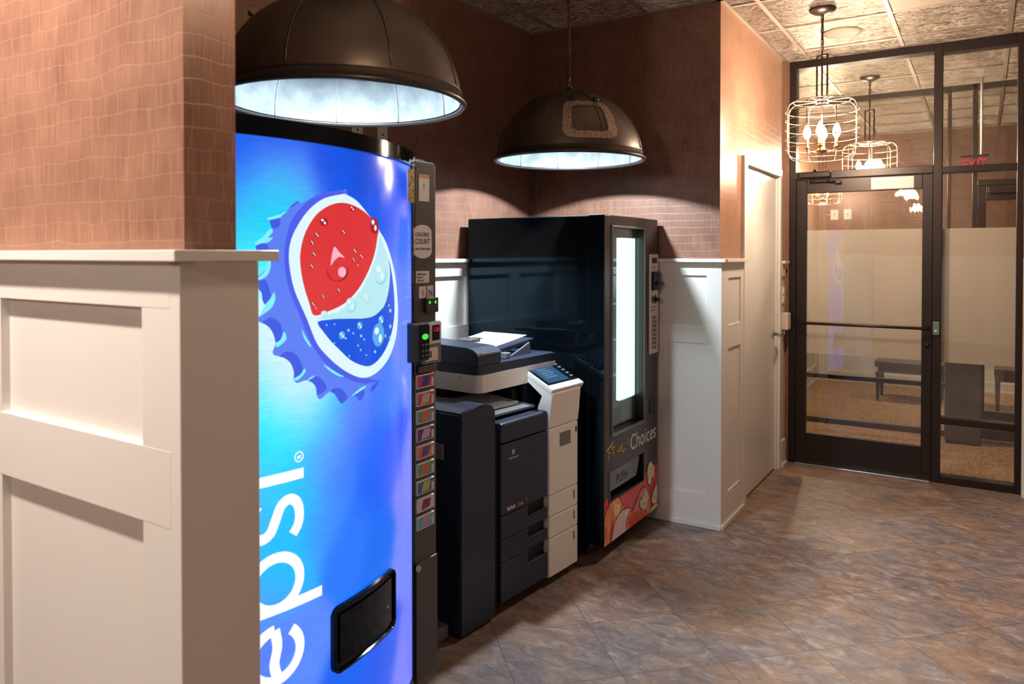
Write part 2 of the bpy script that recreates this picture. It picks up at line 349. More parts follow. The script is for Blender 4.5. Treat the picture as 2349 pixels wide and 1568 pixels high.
BLUE=[(1.3962, 1.3697), (1.4338, 1.3728), (1.4742, 1.3726), (1.5334, 1.3686), (1.5934, 1.3655), (1.6383, 1.3704), (1.6713, 1.3841), (1.6929, 1.3958), (1.7154, 1.4283), (1.7285, 1.4712), (1.7287, 1.5075), (1.72, 1.5384), (1.7365, 1.5073), (1.7511, 1.4637), (1.761, 1.4133), (1.7608, 1.3666), (1.7503, 1.3267), (1.7293, 1.2917), (1.6961, 1.259), (1.6534, 1.2344), (1.6111, 1.2238), (1.5718, 1.2308), (1.522, 1.2517), (1.4813, 1.2822), (1.4441, 1.3132), (1.4157, 1.3429)]
SKIRT=[(1.5097, 1.7271), (1.492, 1.727), (1.4236, 1.7161), (1.3766, 1.698), (1.3477, 1.6837), (1.3353, 1.6887), (1.3142, 1.6724), (1.3023, 1.6567), (1.2839, 1.6459), (1.2578, 1.6372), (1.2623, 1.6165), (1.2426, 1.5919), (1.2213, 1.5731), (1.2256, 1.559), (1.2504, 1.5481), (1.2537, 1.5206), (1.2309, 1.4991), (1.211, 1.48), (1.2208, 1.471), (1.2352, 1.4542), (1.2373, 1.4355), (1.2441, 1.4242), (1.2383, 1.4059), (1.2248, 1.3925), (1.2281, 1.3825), (1.2472, 1.3724), (1.2599, 1.3594), (1.268, 1.3422), (1.2715, 1.3252), (1.2679, 1.3122), (1.264, 1.3037), (1.2666, 1.2957), (1.2756, 1.2915), (1.2919, 1.2864), (1.3105, 1.2732), (1.3206, 1.2551), (1.3239, 1.2392), (1.3228, 1.2264), (1.3314, 1.2151), (1.3423, 1.2161), (1.3626, 1.2182), (1.3813, 1.2088), (1.3928, 1.1938), (1.3953, 1.174), (1.4051, 1.1607), (1.42, 1.1661), (1.4408, 1.1766), (1.4594, 1.1658), (1.4732, 1.1479), (1.4857, 1.1354), (1.5015, 1.1406), (1.5324, 1.1518), (1.5481, 1.1449), (1.5613, 1.1301), (1.5783, 1.1376), (1.6144, 1.1567), (1.6267, 1.1465), (1.6656, 1.1718), (1.7057, 1.1951), (1.6866, 1.2126), (1.6296, 1.2711), (1.5172, 1.407), (1.5184, 1.6519)]
POCKETS=[[(1.2578, 1.6372), (1.2833, 1.6442), (1.2832, 1.6209), (1.2647, 1.6165)], [(1.2213, 1.5693), (1.234, 1.5776), (1.2513, 1.5738), (1.255, 1.5503), (1.2492, 1.5404), (1.2424, 1.5536), (1.2256, 1.5579)], [(1.211, 1.48), (1.2272, 1.4883), (1.2444, 1.4857), (1.2553, 1.4645), (1.2584, 1.439), (1.2441, 1.4248), (1.2373, 1.4355), (1.2352, 1.4545), (1.2208, 1.4717)], [(1.2359, 1.382), (1.2473, 1.3867), (1.26, 1.3914), (1.2802, 1.3796), (1.2898, 1.3605), (1.2909, 1.3414), (1.2823, 1.3309), (1.2715, 1.3268), (1.268, 1.3422), (1.2599, 1.3594), (1.2472, 1.3724)], [(1.2821, 1.2886), (1.2944, 1.2985), (1.3119, 1.299), (1.3325, 1.2867), (1.3457, 1.2658), (1.3496, 1.2447), (1.3375, 1.2325), (1.3239, 1.2297), (1.3231, 1.24), (1.3206, 1.2551), (1.3105, 1.2732), (1.2919, 1.2864)], [(1.3645, 1.2186), (1.3786, 1.2248), (1.3929, 1.2253), (1.4106, 1.2158), (1.4257, 1.1972), (1.4272, 1.1851), (1.4104, 1.1759), (1.3956, 1.1746), (1.3928, 1.1938), (1.3813, 1.2088)], [(1.4429, 1.1768), (1.4607, 1.1836), (1.4808, 1.1793), (1.4981, 1.1644), (1.5087, 1.1479), (1.4857, 1.136), (1.4732, 1.1479), (1.4594, 1.1658)], [(1.5347, 1.1522), (1.5661, 1.1606), (1.5868, 1.1534), (1.5784, 1.1384), (1.5613, 1.1301), (1.5481, 1.1449)], [(1.6153, 1.1575), (1.6458, 1.1705), (1.6656, 1.1724), (1.6267, 1.1465)], [(1.3353, 1.6887), (1.3142, 1.6724), (1.3188, 1.672), (1.3397, 1.6855)]]
GLINTS=[[(1.2578, 1.6372), (1.2509, 1.6414), (1.2839, 1.6515), (1.3024, 1.6612), (1.29, 1.6484), (1.2839, 1.6437)], [(1.2213, 1.5731), (1.2191, 1.5796), (1.237, 1.5918), (1.2507, 1.6085), (1.2623, 1.6154), (1.2646, 1.6066), (1.2529, 1.5921), (1.2657, 1.5923), (1.2506, 1.5799), (1.2346, 1.5776)], [(1.2504, 1.5481), (1.255, 1.5503), (1.2596, 1.5316), (1.2548, 1.5041), (1.2364, 1.488), (1.2198, 1.4863), (1.2365, 1.5012), (1.2491, 1.5185)], [(1.2441, 1.4242), (1.258, 1.439), (1.2674, 1.4541), (1.2709, 1.4373), (1.2613, 1.4157), (1.236, 1.3984), (1.227, 1.3945), (1.2361, 1.4093)], [(1.2715, 1.3252), (1.2848, 1.3318), (1.2947, 1.3523), (1.302, 1.3348), (1.2921, 1.3234), (1.275, 1.3138)], [(1.3231, 1.2275), (1.3428, 1.2364), (1.355, 1.2498), (1.3591, 1.2435), (1.3482, 1.2311), (1.3322, 1.2218)], [(1.3474, 1.3538), (1.3582, 1.3357), (1.3761, 1.3086), (1.3705, 1.308), (1.3541, 1.3303)], [(1.4168, 1.2539), (1.4479, 1.2357), (1.4776, 1.2185), (1.4948, 1.21), (1.4725, 1.2144), (1.4399, 1.2332)], [(1.3631, 1.2177), (1.3757, 1.2252), (1.39, 1.2268), (1.3771, 1.2204)], [(1.5252, 1.1501), (1.5662, 1.1669), (1.5955, 1.1684), (1.5661, 1.1581)], [(1.3183, 1.5763), (1.3223, 1.5989), (1.3367, 1.6219), (1.361, 1.6478), (1.3474, 1.6222), (1.33, 1.5934), (1.3208, 1.5594)], [(1.313, 1.5312), (1.3183, 1.5763), (1.3235, 1.5808), (1.322, 1.5424), (1.3181, 1.5176)]]
RIM=[(1.5097, 1.7271), (1.4236, 1.7161), (1.3766, 1.6968), (1.3396, 1.6651), (1.3148, 1.6325), (1.302, 1.5895), (1.2968, 1.5481), (1.3003, 1.501), (1.3126, 1.4512), (1.3409, 1.392), (1.3776, 1.3131), (1.4245, 1.2565), (1.4776, 1.2185), (1.5311, 1.1924), (1.5869, 1.1749), (1.6556, 1.1741), (1.5786, 1.1939), (1.5327, 1.2082), (1.4879, 1.2316), (1.4412, 1.2655), (1.3962, 1.3113), (1.3653, 1.3754), (1.3281, 1.4506), (1.3142, 1.5008), (1.3093, 1.5481), (1.3171, 1.5909), (1.3421, 1.6345), (1.3764, 1.6726), (1.4235, 1.7014), (1.4919, 1.7173)]
DROPS=[(1.4689, 1.5263, 0.038, 0.048, 1), (1.4186, 1.6384, 0.0139, 0.0105, 0), (1.4932, 1.6121, 0.007, 0.0061, 0), (1.5296, 1.6794, 0.0114, 0.0074, 0), (1.6337, 1.6365, 0.0217, 0.0232, 0), (1.3962, 1.6027, 0.0073, 0.007, 0), (1.3802, 1.5815, 0.0058, 0.007, 0), (1.3858, 1.5515, 0.0072, 0.0058, 0), (1.3785, 1.5191, 0.0057, 0.0058, 0), (1.5404, 1.5602, 0.0077, 0.0075, 0), (1.57, 1.5441, 0.0082, 0.0075, 0), (1.5346, 1.5356, 0.0057, 0.0074, 0), (1.5519, 1.5193, 0.0059, 0.0037, 0), (1.4736, 1.4517, 0.0068, 0.006, 0), (1.4162, 1.4364, 0.0045, 0.0059, 0), (1.3823, 1.4183, 0.0057, 0.0069, 0), (1.3909, 1.4073, 0.0043, 0.0047, 0), (1.419, 1.3915, 0.0107, 0.0071, 2), (1.6672, 1.4955, 0.0345, 0.0314, 2), (1.5209, 1.4092, 0.0207, 0.0197, 2), (1.5945, 1.425, 0.0131, 0.0127, 2), (1.561, 1.3468, 0.0121, 0.0112, 3), (1.4849, 1.3266, 0.0122, 0.0109, 3), (1.6563, 1.3109, 0.0335, 0.0352, 3), (1.6716, 1.3539, 0.0157, 0.0131, 3), (1.5114, 1.3376, 0.0055, 0.0049, 3), (1.5317, 1.3271, 0.0038, 0.0037, 3), (1.5669, 1.3162, 0.0061, 0.005, 3), (1.5812, 1.3047, 0.0042, 0.0037, 3), (1.4988, 1.3168, 0.0053, 0.0036, 3), (1.5527, 1.2902, 0.004, 0.0037, 3), (1.5646, 1.2763, 0.0041, 0.0038, 3), (1.5147, 1.2649, 0.0037, 0.0036, 3), (1.5916, 1.2579, 0.0043, 0.0025, 3), (1.6366, 1.2625, 0.0072, 0.0052, 3), (1.6979, 1.3026, 0.0056, 0.0053, 3), (1.7264, 1.2927, 0.0059, 0.0068, 3), (1.7295, 1.3287, 0.0091, 0.0067, 3), (1.7298, 1.3771, 0.009, 0.0067, 3), (1.721, 1.3939, 0.0059, 0.004, 3), (1.428, 1.359, 0.0031, 0.0036, 3), (1.4566, 1.3591, 0.0033, 0.0024, 3), (1.4564, 1.3077, 0.0032, 0.0024, 3)]
GLOW=[(1.1946, 1.8216, 0, 90, 235), (1.2848, 1.8313, 20, 90, 240), (1.4507, 1.8272, 0, 80, 225), (1.6207, 1.8097, 0, 75, 215), (1.8651, 1.8107, 0, 80, 230), (1.1942, 1.7466, 40, 110, 250), (1.2607, 1.7517, 100, 140, 255), (1.3346, 1.7238, 90, 130, 255), (1.4504, 1.7678, 10, 90, 235), (1.7529, 1.6899, 60, 100, 250), (1.1936, 1.6394, 60, 120, 255), (1.2152, 1.6726, 60, 130, 255), (1.2841, 1.6926, 70, 160, 255), (1.3024, 1.6679, 0, 225, 240), (1.2602, 1.6637, 20, 215, 250), (1.2371, 1.6191, 20, 230, 250), (1.2126, 1.5795, 0, 230, 255), (1.2277, 1.5209, 120, 250, 250), (1.2194, 1.4233, 200, 250, 255), (1.2356, 1.324, 245, 245, 255), (1.2583, 1.2777, 245, 240, 255), (1.3002, 1.2282, 250, 240, 250), (1.2246, 1.3467, 210, 250, 255), (1.2134, 1.3042, 40, 240, 255), (1.2153, 1.2496, 0, 235, 250), (1.3589, 1.1917, 240, 240, 255), (1.3384, 1.1547, 30, 235, 255), (1.2815, 1.1524, 0, 240, 255), (1.235, 1.2034, 0, 235, 250), (1.4163, 1.1419, 20, 230, 255), (1.2345, 1.0937, 0, 230, 255), (1.3059, 1.1033, 0, 235, 255), (1.2809, 1.0294, 0, 225, 255), (1.3865, 1.0885, 90, 190, 255), (1.4636, 1.1037, 90, 150, 255), (1.5538, 1.0927, 90, 130, 255), (1.3578, 0.9784, 50, 190, 255), (1.4156, 0.9884, 90, 150, 255), (1.4796, 0.9247, 60, 130, 255), (1.6163, 0.8873, 0, 100, 250), (1.7488, 0.9161, 60, 100, 255), (1.8587, 0.8129, 130, 140, 255), (1.2173, 0.9875, 100, 160, 255), (1.2567, 0.9455, 0, 220, 250), (1.3306, 0.9046, 0, 200, 255), (1.2334, 0.8739, 60, 180, 255), (1.3045, 0.8207, 0, 195, 255), (1.3998, 0.8274, 60, 150, 255), (1.514, 0.7303, 30, 120, 255), (1.6631, 0.6762, 0, 110, 245), (1.8573, 0.5983, 120, 140, 255), (1.2327, 0.7307, 40, 190, 255), (1.2794, 0.738, 0, 190, 255), (1.2323, 0.6535, 80, 150, 255), (1.2548, 0.5563, 90, 130, 255), (1.3287, 0.5038, 90, 140, 255), (1.5122, 0.347, 20, 100, 245), (1.6876, 0.3332, 30, 90, 240), (1.8551, 0.24, 120, 130, 255), (1.8614, 1.2413, 110, 140, 255), (1.8628, 1.455, 110, 140, 255), (1.8423, 1.5969, 70, 120, 255), (1.6682, 1.6848, 10, 90, 240), (1.6916, 1.131, 70, 130, 255), (1.6169, 1.0158, 40, 110, 255), (1.3599, 1.416, 60, 90, 240), (1.2414, 1.3564, 240, 250, 255), (1.2446, 1.299, 250, 250, 255), (1.276, 1.2591, 255, 250, 255), (1.3064, 1.1992, 240, 250, 255), (1.3427, 1.2055, 245, 245, 255), (1.2638, 1.194, 90, 240, 255), (1.2247, 1.374, 200, 255, 255), (1.2509, 1.6502, 0, 230, 250), (1.2281, 1.6025, 10, 235, 255), (1.206, 1.5622, 20, 235, 255), (1.272, 1.6698, 10, 225, 245), (1.2901, 1.6851, 20, 210, 245), (1.22, 1.5319, 60, 245, 255), (1.2242, 1.2813, 0, 240, 255), (1.2465, 1.2349, 0, 240, 255), (1.2816, 1.1747, 0, 240, 255), (1.3588, 1.1687, 20, 235, 255), (1.2576, 1.1339, 0, 238, 255), (1.2572, 1.0453, 0, 230, 255)]
RED_FIELD=[(3.387, 0.3452), (3.4519, 0.3274), (3.4748, 0.2943), (3.8878, 0.2877), (3.9012, 0.3375), (3.9567, 0.3346), (4.1162, 0.3289), (4.1186, 0.0057), (3.3916, 0.0236)]
PRETZEL=[(3.3916, 0.0331), (3.3876, 0.1779), (3.4129, 0.2421), (3.4635, 0.2757), (3.5329, 0.2855), (3.5806, 0.2673), (3.6233, 0.2151), (3.6172, 0.2018), (3.5809, 0.1924), (3.5335, 0.1768), (3.4871, 0.1322), (3.4758, 0.0773), (3.4761, 0.0284), (3.4306, 0.0197), (3.4138, 0.0168)]
PRETZEL_HOLE=[(3.4982, 0.2364), (3.5214, 0.2543), (3.5568, 0.2491), (3.5808, 0.2174), (3.5452, 0.1881), (3.5216, 0.2001)]
PRETZEL_GAP=[(3.4529, 0.1091), (3.464, 0.1541), (3.5042, 0.1857), (3.5158, 0.192), (3.4985, 0.158), (3.4757, 0.0968), (3.4737, 0.039), (3.4589, 0.0391)]
DIP=[(3.4818, 0.024), (3.4872, 0.1078), (3.516, 0.1575), (3.569, 0.191), (3.6418, 0.1972), (3.7171, 0.1753), (3.6669, 0.1416), (3.6609, 0.0876), (3.6925, 0.0369), (3.6551, 0.0236)]
CHIP=[(3.6608, 0.1181), (3.7045, 0.161), (3.7557, 0.1615), (3.8881, 0.2505), (3.9721, 0.1526), (4.001, 0.0901), (3.9799, 0.0529), (3.9449, 0.0203), (3.7179, 0.0236), (3.6798, 0.0664)]
CHIP_RED=[(3.692, 0.1341), (3.7818, 0.1409), (3.9443, 0.1066), (3.9588, 0.0322), (3.8895, 0.0321), (3.7435, 0.0256), (3.705, 0.0636)]
POPCORN=[[(3.9567, 0.34), (3.9919, 0.3693), (4.0571, 0.321), (4.0501, 0.2788), (4.043, 0.2532), (4.0211, 0.2807), (3.9999, 0.2371), (3.9643, 0.2518), (3.9499, 0.3094)], [(3.8412, 0.1682), (3.9021, 0.2041), (3.9156, 0.2405), (3.9577, 0.1997), (3.972, 0.158), (3.9442, 0.1227), (3.8889, 0.1227), (3.8481, 0.1451)], [(4.0149, 0.1515), (4.0435, 0.1874), (4.0873, 0.2142), (4.1129, 0.1687), (4.1103, 0.1249), (4.0734, 0.1021), (4.0222, 0.1276)], [(3.9797, 0.0746), (4.0296, 0.1036), (4.103, 0.0992), (4.1152, 0.0624), (4.0591, 0.0456), (4.0303, 0.0159), (3.987, 0.0399)], [(4.0589, 0.0732), (4.1136, 0.074), (4.1126, 0.0187), (4.074, 0.0247)], [(3.8344, 0.1806), (3.8748, 0.1904), (3.8887, 0.1547), (3.8616, 0.1359)]]
FRESH=[[(3.403, 0.5405), (3.4161, 0.5545), (3.4893, 0.5839), (3.4995, 0.5759), (3.4625, 0.5526), (3.436, 0.5089)], [(3.4359, 0.5415), (3.4759, 0.5553), (3.5099, 0.5593)], [(3.4895, 0.5523), (3.4828, 0.5252), (3.5168, 0.5376), (3.5169, 0.5289)], [(3.5169, 0.5289), (3.5514, 0.5328), (3.5375, 0.5417), (3.5237, 0.5303), (3.5376, 0.5185), (3.5654, 0.5238)], [(3.5655, 0.5209), (3.6078, 0.5496), (3.5937, 0.5116), (3.5796, 0.5148)], [(3.608, 0.5084), (3.6439, 0.524), (3.6656, 0.546), (3.6876, 0.5623)], [(3.6803, 0.5549), (3.6512, 0.5195), (3.6694, 0.5303), (3.6768, 0.5108), (3.6989, 0.5179)]]
PW = dict(dome=52.0, c1=115.0, c2=120.0, c3=115.0, c4=9.0, c5=125.0, down=[(1.2, 1.4, 220.0, 85), (1.1, 3.6, 120.0, 85), (0.4, 6.9, 30.0, 85), (0.6, 8.8, 160.0, 85), (-1.85, 0.14, 380.0, 150)])

# ------------------------------------------------------------------ camera (level shot, frame shifted down)
cam = bpy.data.cameras.new('camera'); cob = bpy.data.objects.new('camera', cam); COL.objects.link(cob)
cam.sensor_width = 36.0; cam.lens = 36.0 * 1704.92 / 2349; cam.shift_y = (607.82 - 784) / 2349
cob.location = (0, 0, 1.55); cob.rotation_euler = (radians(90 - 0.8245), 0, radians(32.3766))
cam.clip_start = 0.05; cam.dof.use_dof = True; cam.dof.focus_distance = 3.6; cam.dof.aperture_fstop = 4.0
SC.camera = cob

# ------------------------------------------------------------------ the setting
S = dict(kind='structure')
H = 2.975
obj('floor', B(-3.6, 1.9, -3.6, 5.80, -0.05, 0.0), 'floor', **S)
obj('floor', B(-1.85, 3.1, 5.80, 9.96, -0.05, 0.0), 'carpet', **S)
obj('ceiling', B(-3.6, 3.1, -3.6, 9.96, H, H + 0.05), 'ceiling', **S)
def tbars():
    bm = bmesh.new(); w = 0.012
    for k in range(-3, 9):
        x = -2.29 + 0.605 * k
        if x < -3.5 or x > 3.0: continue
        if x < -1.27:
            box(bm, x - w, x + w, 0.955, 4.148, H - 0.006, H + 0.001); box(bm, x - w, x + w, -3.5, 0.835, H - 0.006, H + 0.001)
        else:
            y1 = 9.85; box(bm, x - w, x + w, -3.5, 5.73, H - 0.006, H + 0.001); box(bm, x - w, x + w, 5.86, 7.26, H - 0.006, H + 0.001); box(bm, x - w, x + w, 7.36, 9.85, H - 0.006, H + 0.001)
    for k in range(-11, 11):
        y = 3.70 + 0.6 * k
        if y < -3.4 or y > 9.8: continue
        if y < 0.8: box(bm, -3.5, 1.79, y - w, y + w, H - 0.0055, H + 0.001)
        elif y < 4.1: box(bm, -2.488, 1.79, y - w, y + w, H - 0.0055, H + 0.001)
        elif y < 5.7: box(bm, -1.248, 1.79, y - w, y + w, H - 0.0055, H + 0.001)
        elif y > 5.9: box(bm, -1.74, 3.0, y - w, y + w, H - 0.0055, H + 0.001)
    # wall angle around the alcove and along the corridor
    e = 0.018
    box(bm, -2.49, -2.49 + e, 0.952, 4.149, H - 0.010, H); box(bm, -2.49, -1.25, 4.15 - e, 4.149, H - 0.010, H)
    box(bm, -1.25, -1.25 + e, 4.13, 5.74, H - 0.010, H); box(bm, -1.27, -1.25 + e, 4.132, 4.15, H - 0.010, H)
    return bm
obj('trim_1', tbars(), 'tbar', label='beige ceiling grid bars', **S)
# walls
obj('wall_left', B(-2.61, -2.49, 0.951, 4.15, 0, H), 'wallpaper', **S)              # back of the machine alcove
obj('wall_alcove', B(-2.61, -1.25, 4.15, 4.27, 0, H), 'wallpaper', **S)             # far side of the alcove
def wl():
    bm = bmesh.new(); box(bm, -1.37, -1.25, 4.27, 4.655, 0, H); box(bm, -1.37, -1.25, 5.535, 5.80, 0, H); box(bm, -1.37, -1.25, 4.655, 5.535, 2.105, H)
    return bm
obj('wall_corridor', wl(), 'wallpaper', **S)
obj('wall_near', B(-3.6, -1.25, 0.838, 0.951, 0, H), 'wallpaper', **S)              # stub wall beside the camera
obj('wall_outer', B(-3.7, -3.6, -3.6, 0.9, 0, H), 'wallpaper', **S)
obj('wall_back', B(-3.6, 1.9, -3.7, -3.6, 0, H), 'wallpaper', **S)
obj('wall_right', B(1.8, 1.9, -3.6, 5.75, 0, H), 'wallpaper', **S)
obj('wall_front', B(0.215, 3.1, 5.75, 5.85, 0, H), 'wallpaper', **S)
obj('wall_vestibule', B(-1.85, -1.75, 5.80, 9.96, 0, H), 'wallpaper', **S)
obj('wall_vestibule_front', B(-1.85, -1.225, 5.80, 5.86, 0, H), 'wallpaper', **S)
obj('wall_far', B(-1.85, 3.1, 9.86, 9.96, 0, H), 'wallpaper', **S)
obj('wall_vestibule_right', B(3.0, 3.1, 5.85, 9.86, 0, H), 'wallpaper', **S)

# panelled wainscot: a = coordinate along the wall, n = outward direction of the face
def wains(name, axis, f, n, a0, a1, stiles, cap=(1.506, 1.526), rails=((1.43, 1.506), (1.045, 1.155), (0.0, 0.19)), cap_out=0.058, cap_ext=(0, 0), shoe=True, thick=0.03):
    bm = bmesh.new(); g = 0.0006
    def bb(p0, p1, d0, d1, z0, z1, bev=0.0):
        d0, d1 = f + n * d0, f + n * d1
        if axis == 'x': box(bm, d0, d1, p0, p1, z0, z1, bev)
        else: box(bm, p0, p1, d0, d1, z0, z1, bev)
    bb(a0, a1, g, 0.010, 0, cap[0] - 0.0005)
    for z0, z1 in rails: bb(a0, a1, g, thick, z0, min(z1, cap[0] - 0.0005), 0.0015)
    for s0, s1 in stiles: bb(s0, s1, g, thick - 0.0004, 0.0, cap[0] - 0.001, 0.0015)
    if shoe: bb(a0 - (thick if cap_ext[0] else 0), a1 + (thick if cap_ext[1] else 0), thick, thick + 0.012, 0.0, 0.028, 0.003)
    o = obj(name, bm, 'white_paint', **S)
    bm = bmesh.new()
    d0, d1 = f + n * g, f + n * cap_out
    if axis == 'x': box(bm, d0, d1, a0 - cap_ext[0], a1 + cap_ext[1], cap[0], cap[1], 0.002)
    else: box(bm, a0 - cap_ext[0], a1 + cap_ext[1], d0, d1, cap[0], cap[1], 0.002)
    obj(name, bm, 'white_paint', **S)
    return o
P8 = 0.54
wains('trim_2', 'y', 0.838, -1, -3.6, -1.25, [(-1.34, -1.25 + 0.0296), (-1.985, -1.90), (-2.63, -2.54), (-3.27, -3.18)], cap=(1.537, 1.558), rails=((1.45, 1.537), (1.046, 1.19), (0.0, 0.19)), cap_ext=(0, 0.0575))
# end of the stub wall: plain boards wrapping round the corner
def end_boards():
    bm = bmesh.new(); box(bm, -1.2494, -1.2202, 0.8085, 0.981, 0.0, 1.5365, 0.0015); box(bm, -1.2202, -1.208, 0.80, 0.985, 0, 0.028, 0.003); return bm
obj('trim_3', end_boards(), 'white_paint', **S)
obj('trim_3', B(-1.2494, -1.192, 0.7805, 1.009, 1.537, 1.558, 0.002), 'white_paint', **S)
wains('trim_4', 'y', 0.951, 1, -2.48, -1.25, [(-1.34, -1.25), (-2.0, -1.9)], cap=(1.537, 1.558))
wains('trim_5', 'x', -2.49, 1, 0.99, 4.117, [(3.97, 4.117), (3.40, 3.50), (2.80, 2.90), (2.20, 2.30), (1.60, 1.70)])
wains('trim_6', 'y', 4.15, -1, -2.455, -1.25, [(-1.318, -1.25 + 0.0178), (-1.95, -1.84), (-2.455, -2.35)], thick=0.02, cap_ext=(0, 0.045), cap_out=0.05)
wains('trim_7', 'x', -1.25, 1, 4.131, 4.585, [(4.131, 4.262), (4.515, 4.585)], thick=0.018, cap_out=0.045, rails=((1.415, 1.506), (1.01, 1.145), (0.0, 0.187)))
# door casing and the fragment of wainscot beyond the door
def casing():
    bm = bmesh.new(); box(bm, -1.2494, -1.228, 4.585, 4.655, 0.0, 2.155, 0.002); box(bm, -1.2494, -1.228, 5.535, 5.585, 0.0, 2.155, 0.002); box(bm, -1.2494, -1.2275, 4.655, 5.535, 2.105, 2.155, 0.002)
    box(bm, -1.37, -1.25, 4.655, 4.661, 0, 2.105); box(bm, -1.37, -1.25, 5.529, 5.535, 0, 2.105); box(bm, -1.37, -1.25, 4.661, 5.529, 2.099, 2.105)
    return bm
obj('trim_8', casing(), 'white_door', **S)
def frag():
    bm = bmesh.new(); box(bm, -1.2494, -1.205, 5.585, 5.72, 1.484, 1.504, 0.002); box(bm, -1.2494, -1.228, 5.60, 5.70, 1.39, 1.484, 0.002); box(bm, -1.2494, -1.240, 5.585, 5.705, 0.19, 1.39)
    box(bm, -1.2494, -1.226, 5.585, 5.72, 0.0, 0.19, 0.003); box(bm, -1.226, -1.214, 5.585, 5.72, 0.0, 0.028, 0.003); return bm
obj('trim_9', frag(), 'white_paint', **S)
wains('trim_10', 'y', 5.75, -1, 0.216, 1.8, [(0.216, 0.30), (0.9, 1.0)], cap=(1.506, 1.526))
wains('trim_11', 'x', 1.8, -1, -3.55, 5.69, [(y, y + 0.1) for y in (-3.0, -2.2, -1.4, -0.6, 0.2, 1.0, 1.8, 2.6, 3.4, 4.2, 5.0)])
wains('trim_12', 'y', -3.6, 1, -3.55, 1.74, [(x, x + 0.1) for x in (-3.0, -2.2, -1.4, -0.6, 0.2, 1.0)])
wains('trim_13', 'y', 9.86, -1, -1.74, 2.95, [(x, x + 0.1) for x in (-1.74, -1.1, -0.4, 0.3, 1.0, 1.7)], rails=((1.43, 1.506), (0.48, 0.56), (0.0, 0.12)))
wains('trim_14', 'x', -1.75, 1, 5.87, 9.82, [(y, y + 0.1) for y in (6.2, 7.0, 7.6, 8.3, 9.0, 9.72)])

# white slab door in the corridor wall
dr = thing('door_2', 'flat white door with chrome lever in the corridor wall', None, (-1.27, 5.095, 0)); tag(dr, kind='structure')
obj('door_leaf', B(-1.305, -1.262, 4.664, 5.526, 0.012, 2.097, 0.002), 'white_door', dr)
for z in (1.113, 0.33, 1.85):
    bm = bmesh.new(); box(bm, -1.262, -1.256, 4.664, 4.700, z - 0.058, z + 0.058, 0.001); tube(bm, [(-1.252, 4.660, z - 0.058), (-1.252, 4.660, z + 0.058)], 0.007)
    obj('hinge', bm, 'steel', dr)
bm = bmesh.new(); prism(bm, [(-1.262, 5.455 + 0.028 * cos(2 * pi * i / 20), 0.985 + 0.028 * sin(2 * pi * i / 20)) for i in range(20)], (0.010, 0, 0))
tube(bm, [(-1.252, 5.455, 0.985), (-1.215, 5.455, 0.985), (-1.205, 5.445, 0.985), (-1.203, 5.36, 0.983)], [0.010, 0.010, 0.010, 0.007], 10)
obj('door_handle', bm, 'steel', dr)
bm = text_bm('STAFF ONLY', 0.026, bold=0.0006); place(bm, (-1.2612, 4.700, 1.985), (0, 0, -1), (0, 1, 0)); obj('red_lettering', bm, 'red_ink', dr, label='faded red vertical lettering')

# ------------------------------------------------------------------ glazed front 1 (corridor)
def bars(rects, y0, y1, bev=0.003):
    bm = bmesh.new()
    for x0, x1, z0, z1 in rects: box(bm, x0, x1, y0, y1, z0, z1, bev)
    return bm
F = 5.79
w1 = thing('window_1', 'dark bronze framed glazed front at the end of the corridor', None, (-0.5, F, 0)); tag(w1, kind='structure')
obj('window_frame', bars([(-1.2245, -1.178, 0, H - 0.001), (-0.290, -0.238, 0, H - 0.001), (0.180, 0.214, 0, H - 0.001), (-1.178, -0.290, 2.920, H - 0.001), (-0.238, 0.180, 2.905, H - 0.001),
    (-1.178, -0.290, 2.103, 2.156), (-0.238, 0.180, 2.098, 2.141), (-0.238, 0.180, 0.402, 0.446), (-0.238, 0.180, 0.0, 0.050)], F, F + 0.10), 'bronze', w1)
obj('glass_pane', B(-1.178, -0.290, F + 0.03, F + 0.036, 2.157, 2.919), 'glass', w1)
obj('glass_pane', B(-0.238, 0.180, F + 0.03, F + 0.036, 2.142, 2.904), 'glass', w1)
obj('glass_pane', B(-0.238, 0.180, F + 0.03, F + 0.036, 0.447, 2.097), 'glass', w1)
obj('glass_pane', B(-0.238, 0.180, F + 0.03, F + 0.036, 0.051, 0.401), 'glass', w1)
obj('frosted_film', B(-0.237, 0.179, F + 0.037, F + 0.0375, 0.818, 1.726), 'frost', w1)
d1 = thing('door_1', 'dark bronze framed glass door with frosted band and push bar', None, (-0.74, F, 0)); tag(d1, kind='structure')
obj('door_frame', bars([(-1.176, -1.104, 0.012, 2.098), (-0.354, -0.292, 0.012, 2.098), (-1.104, -0.354, 2.000, 2.098), (-1.104, -0.354, 0.012, 0.230)], F + 0.012, F + 0.057, 0.003), 'bronze', d1)
obj('glass_pane', B(-1.104, -0.354, F + 0.03, F + 0.036, 0.230, 2.000), 'glass', d1)
obj('frosted_film', B(-1.103, -0.355, F + 0.037, F + 0.0375, 0.820, 1.728), 'frost', d1)
bm = bmesh.new(); tube(bm, [(-1.145, F + 0.012, 1.048), (-1.145, F - 0.045, 1.048), (-1.135, F - 0.052, 1.048), (-0.325, F - 0.052, 1.048), (-0.315, F - 0.045, 1.048), (-0.315, F + 0.012, 1.048)], 0.0105, 10)
obj('push_bar', bm, 'bronze', d1)
bm = bmesh.new(); box(bm, -1.15, -0.93, F - 0.062, F - 0.0005, 2.105, 2.150, 0.008); tube(bm, [(-1.04, F - 0.03, 2.15), (-1.04, F - 0.03, 2.166)], 0.012, 10)
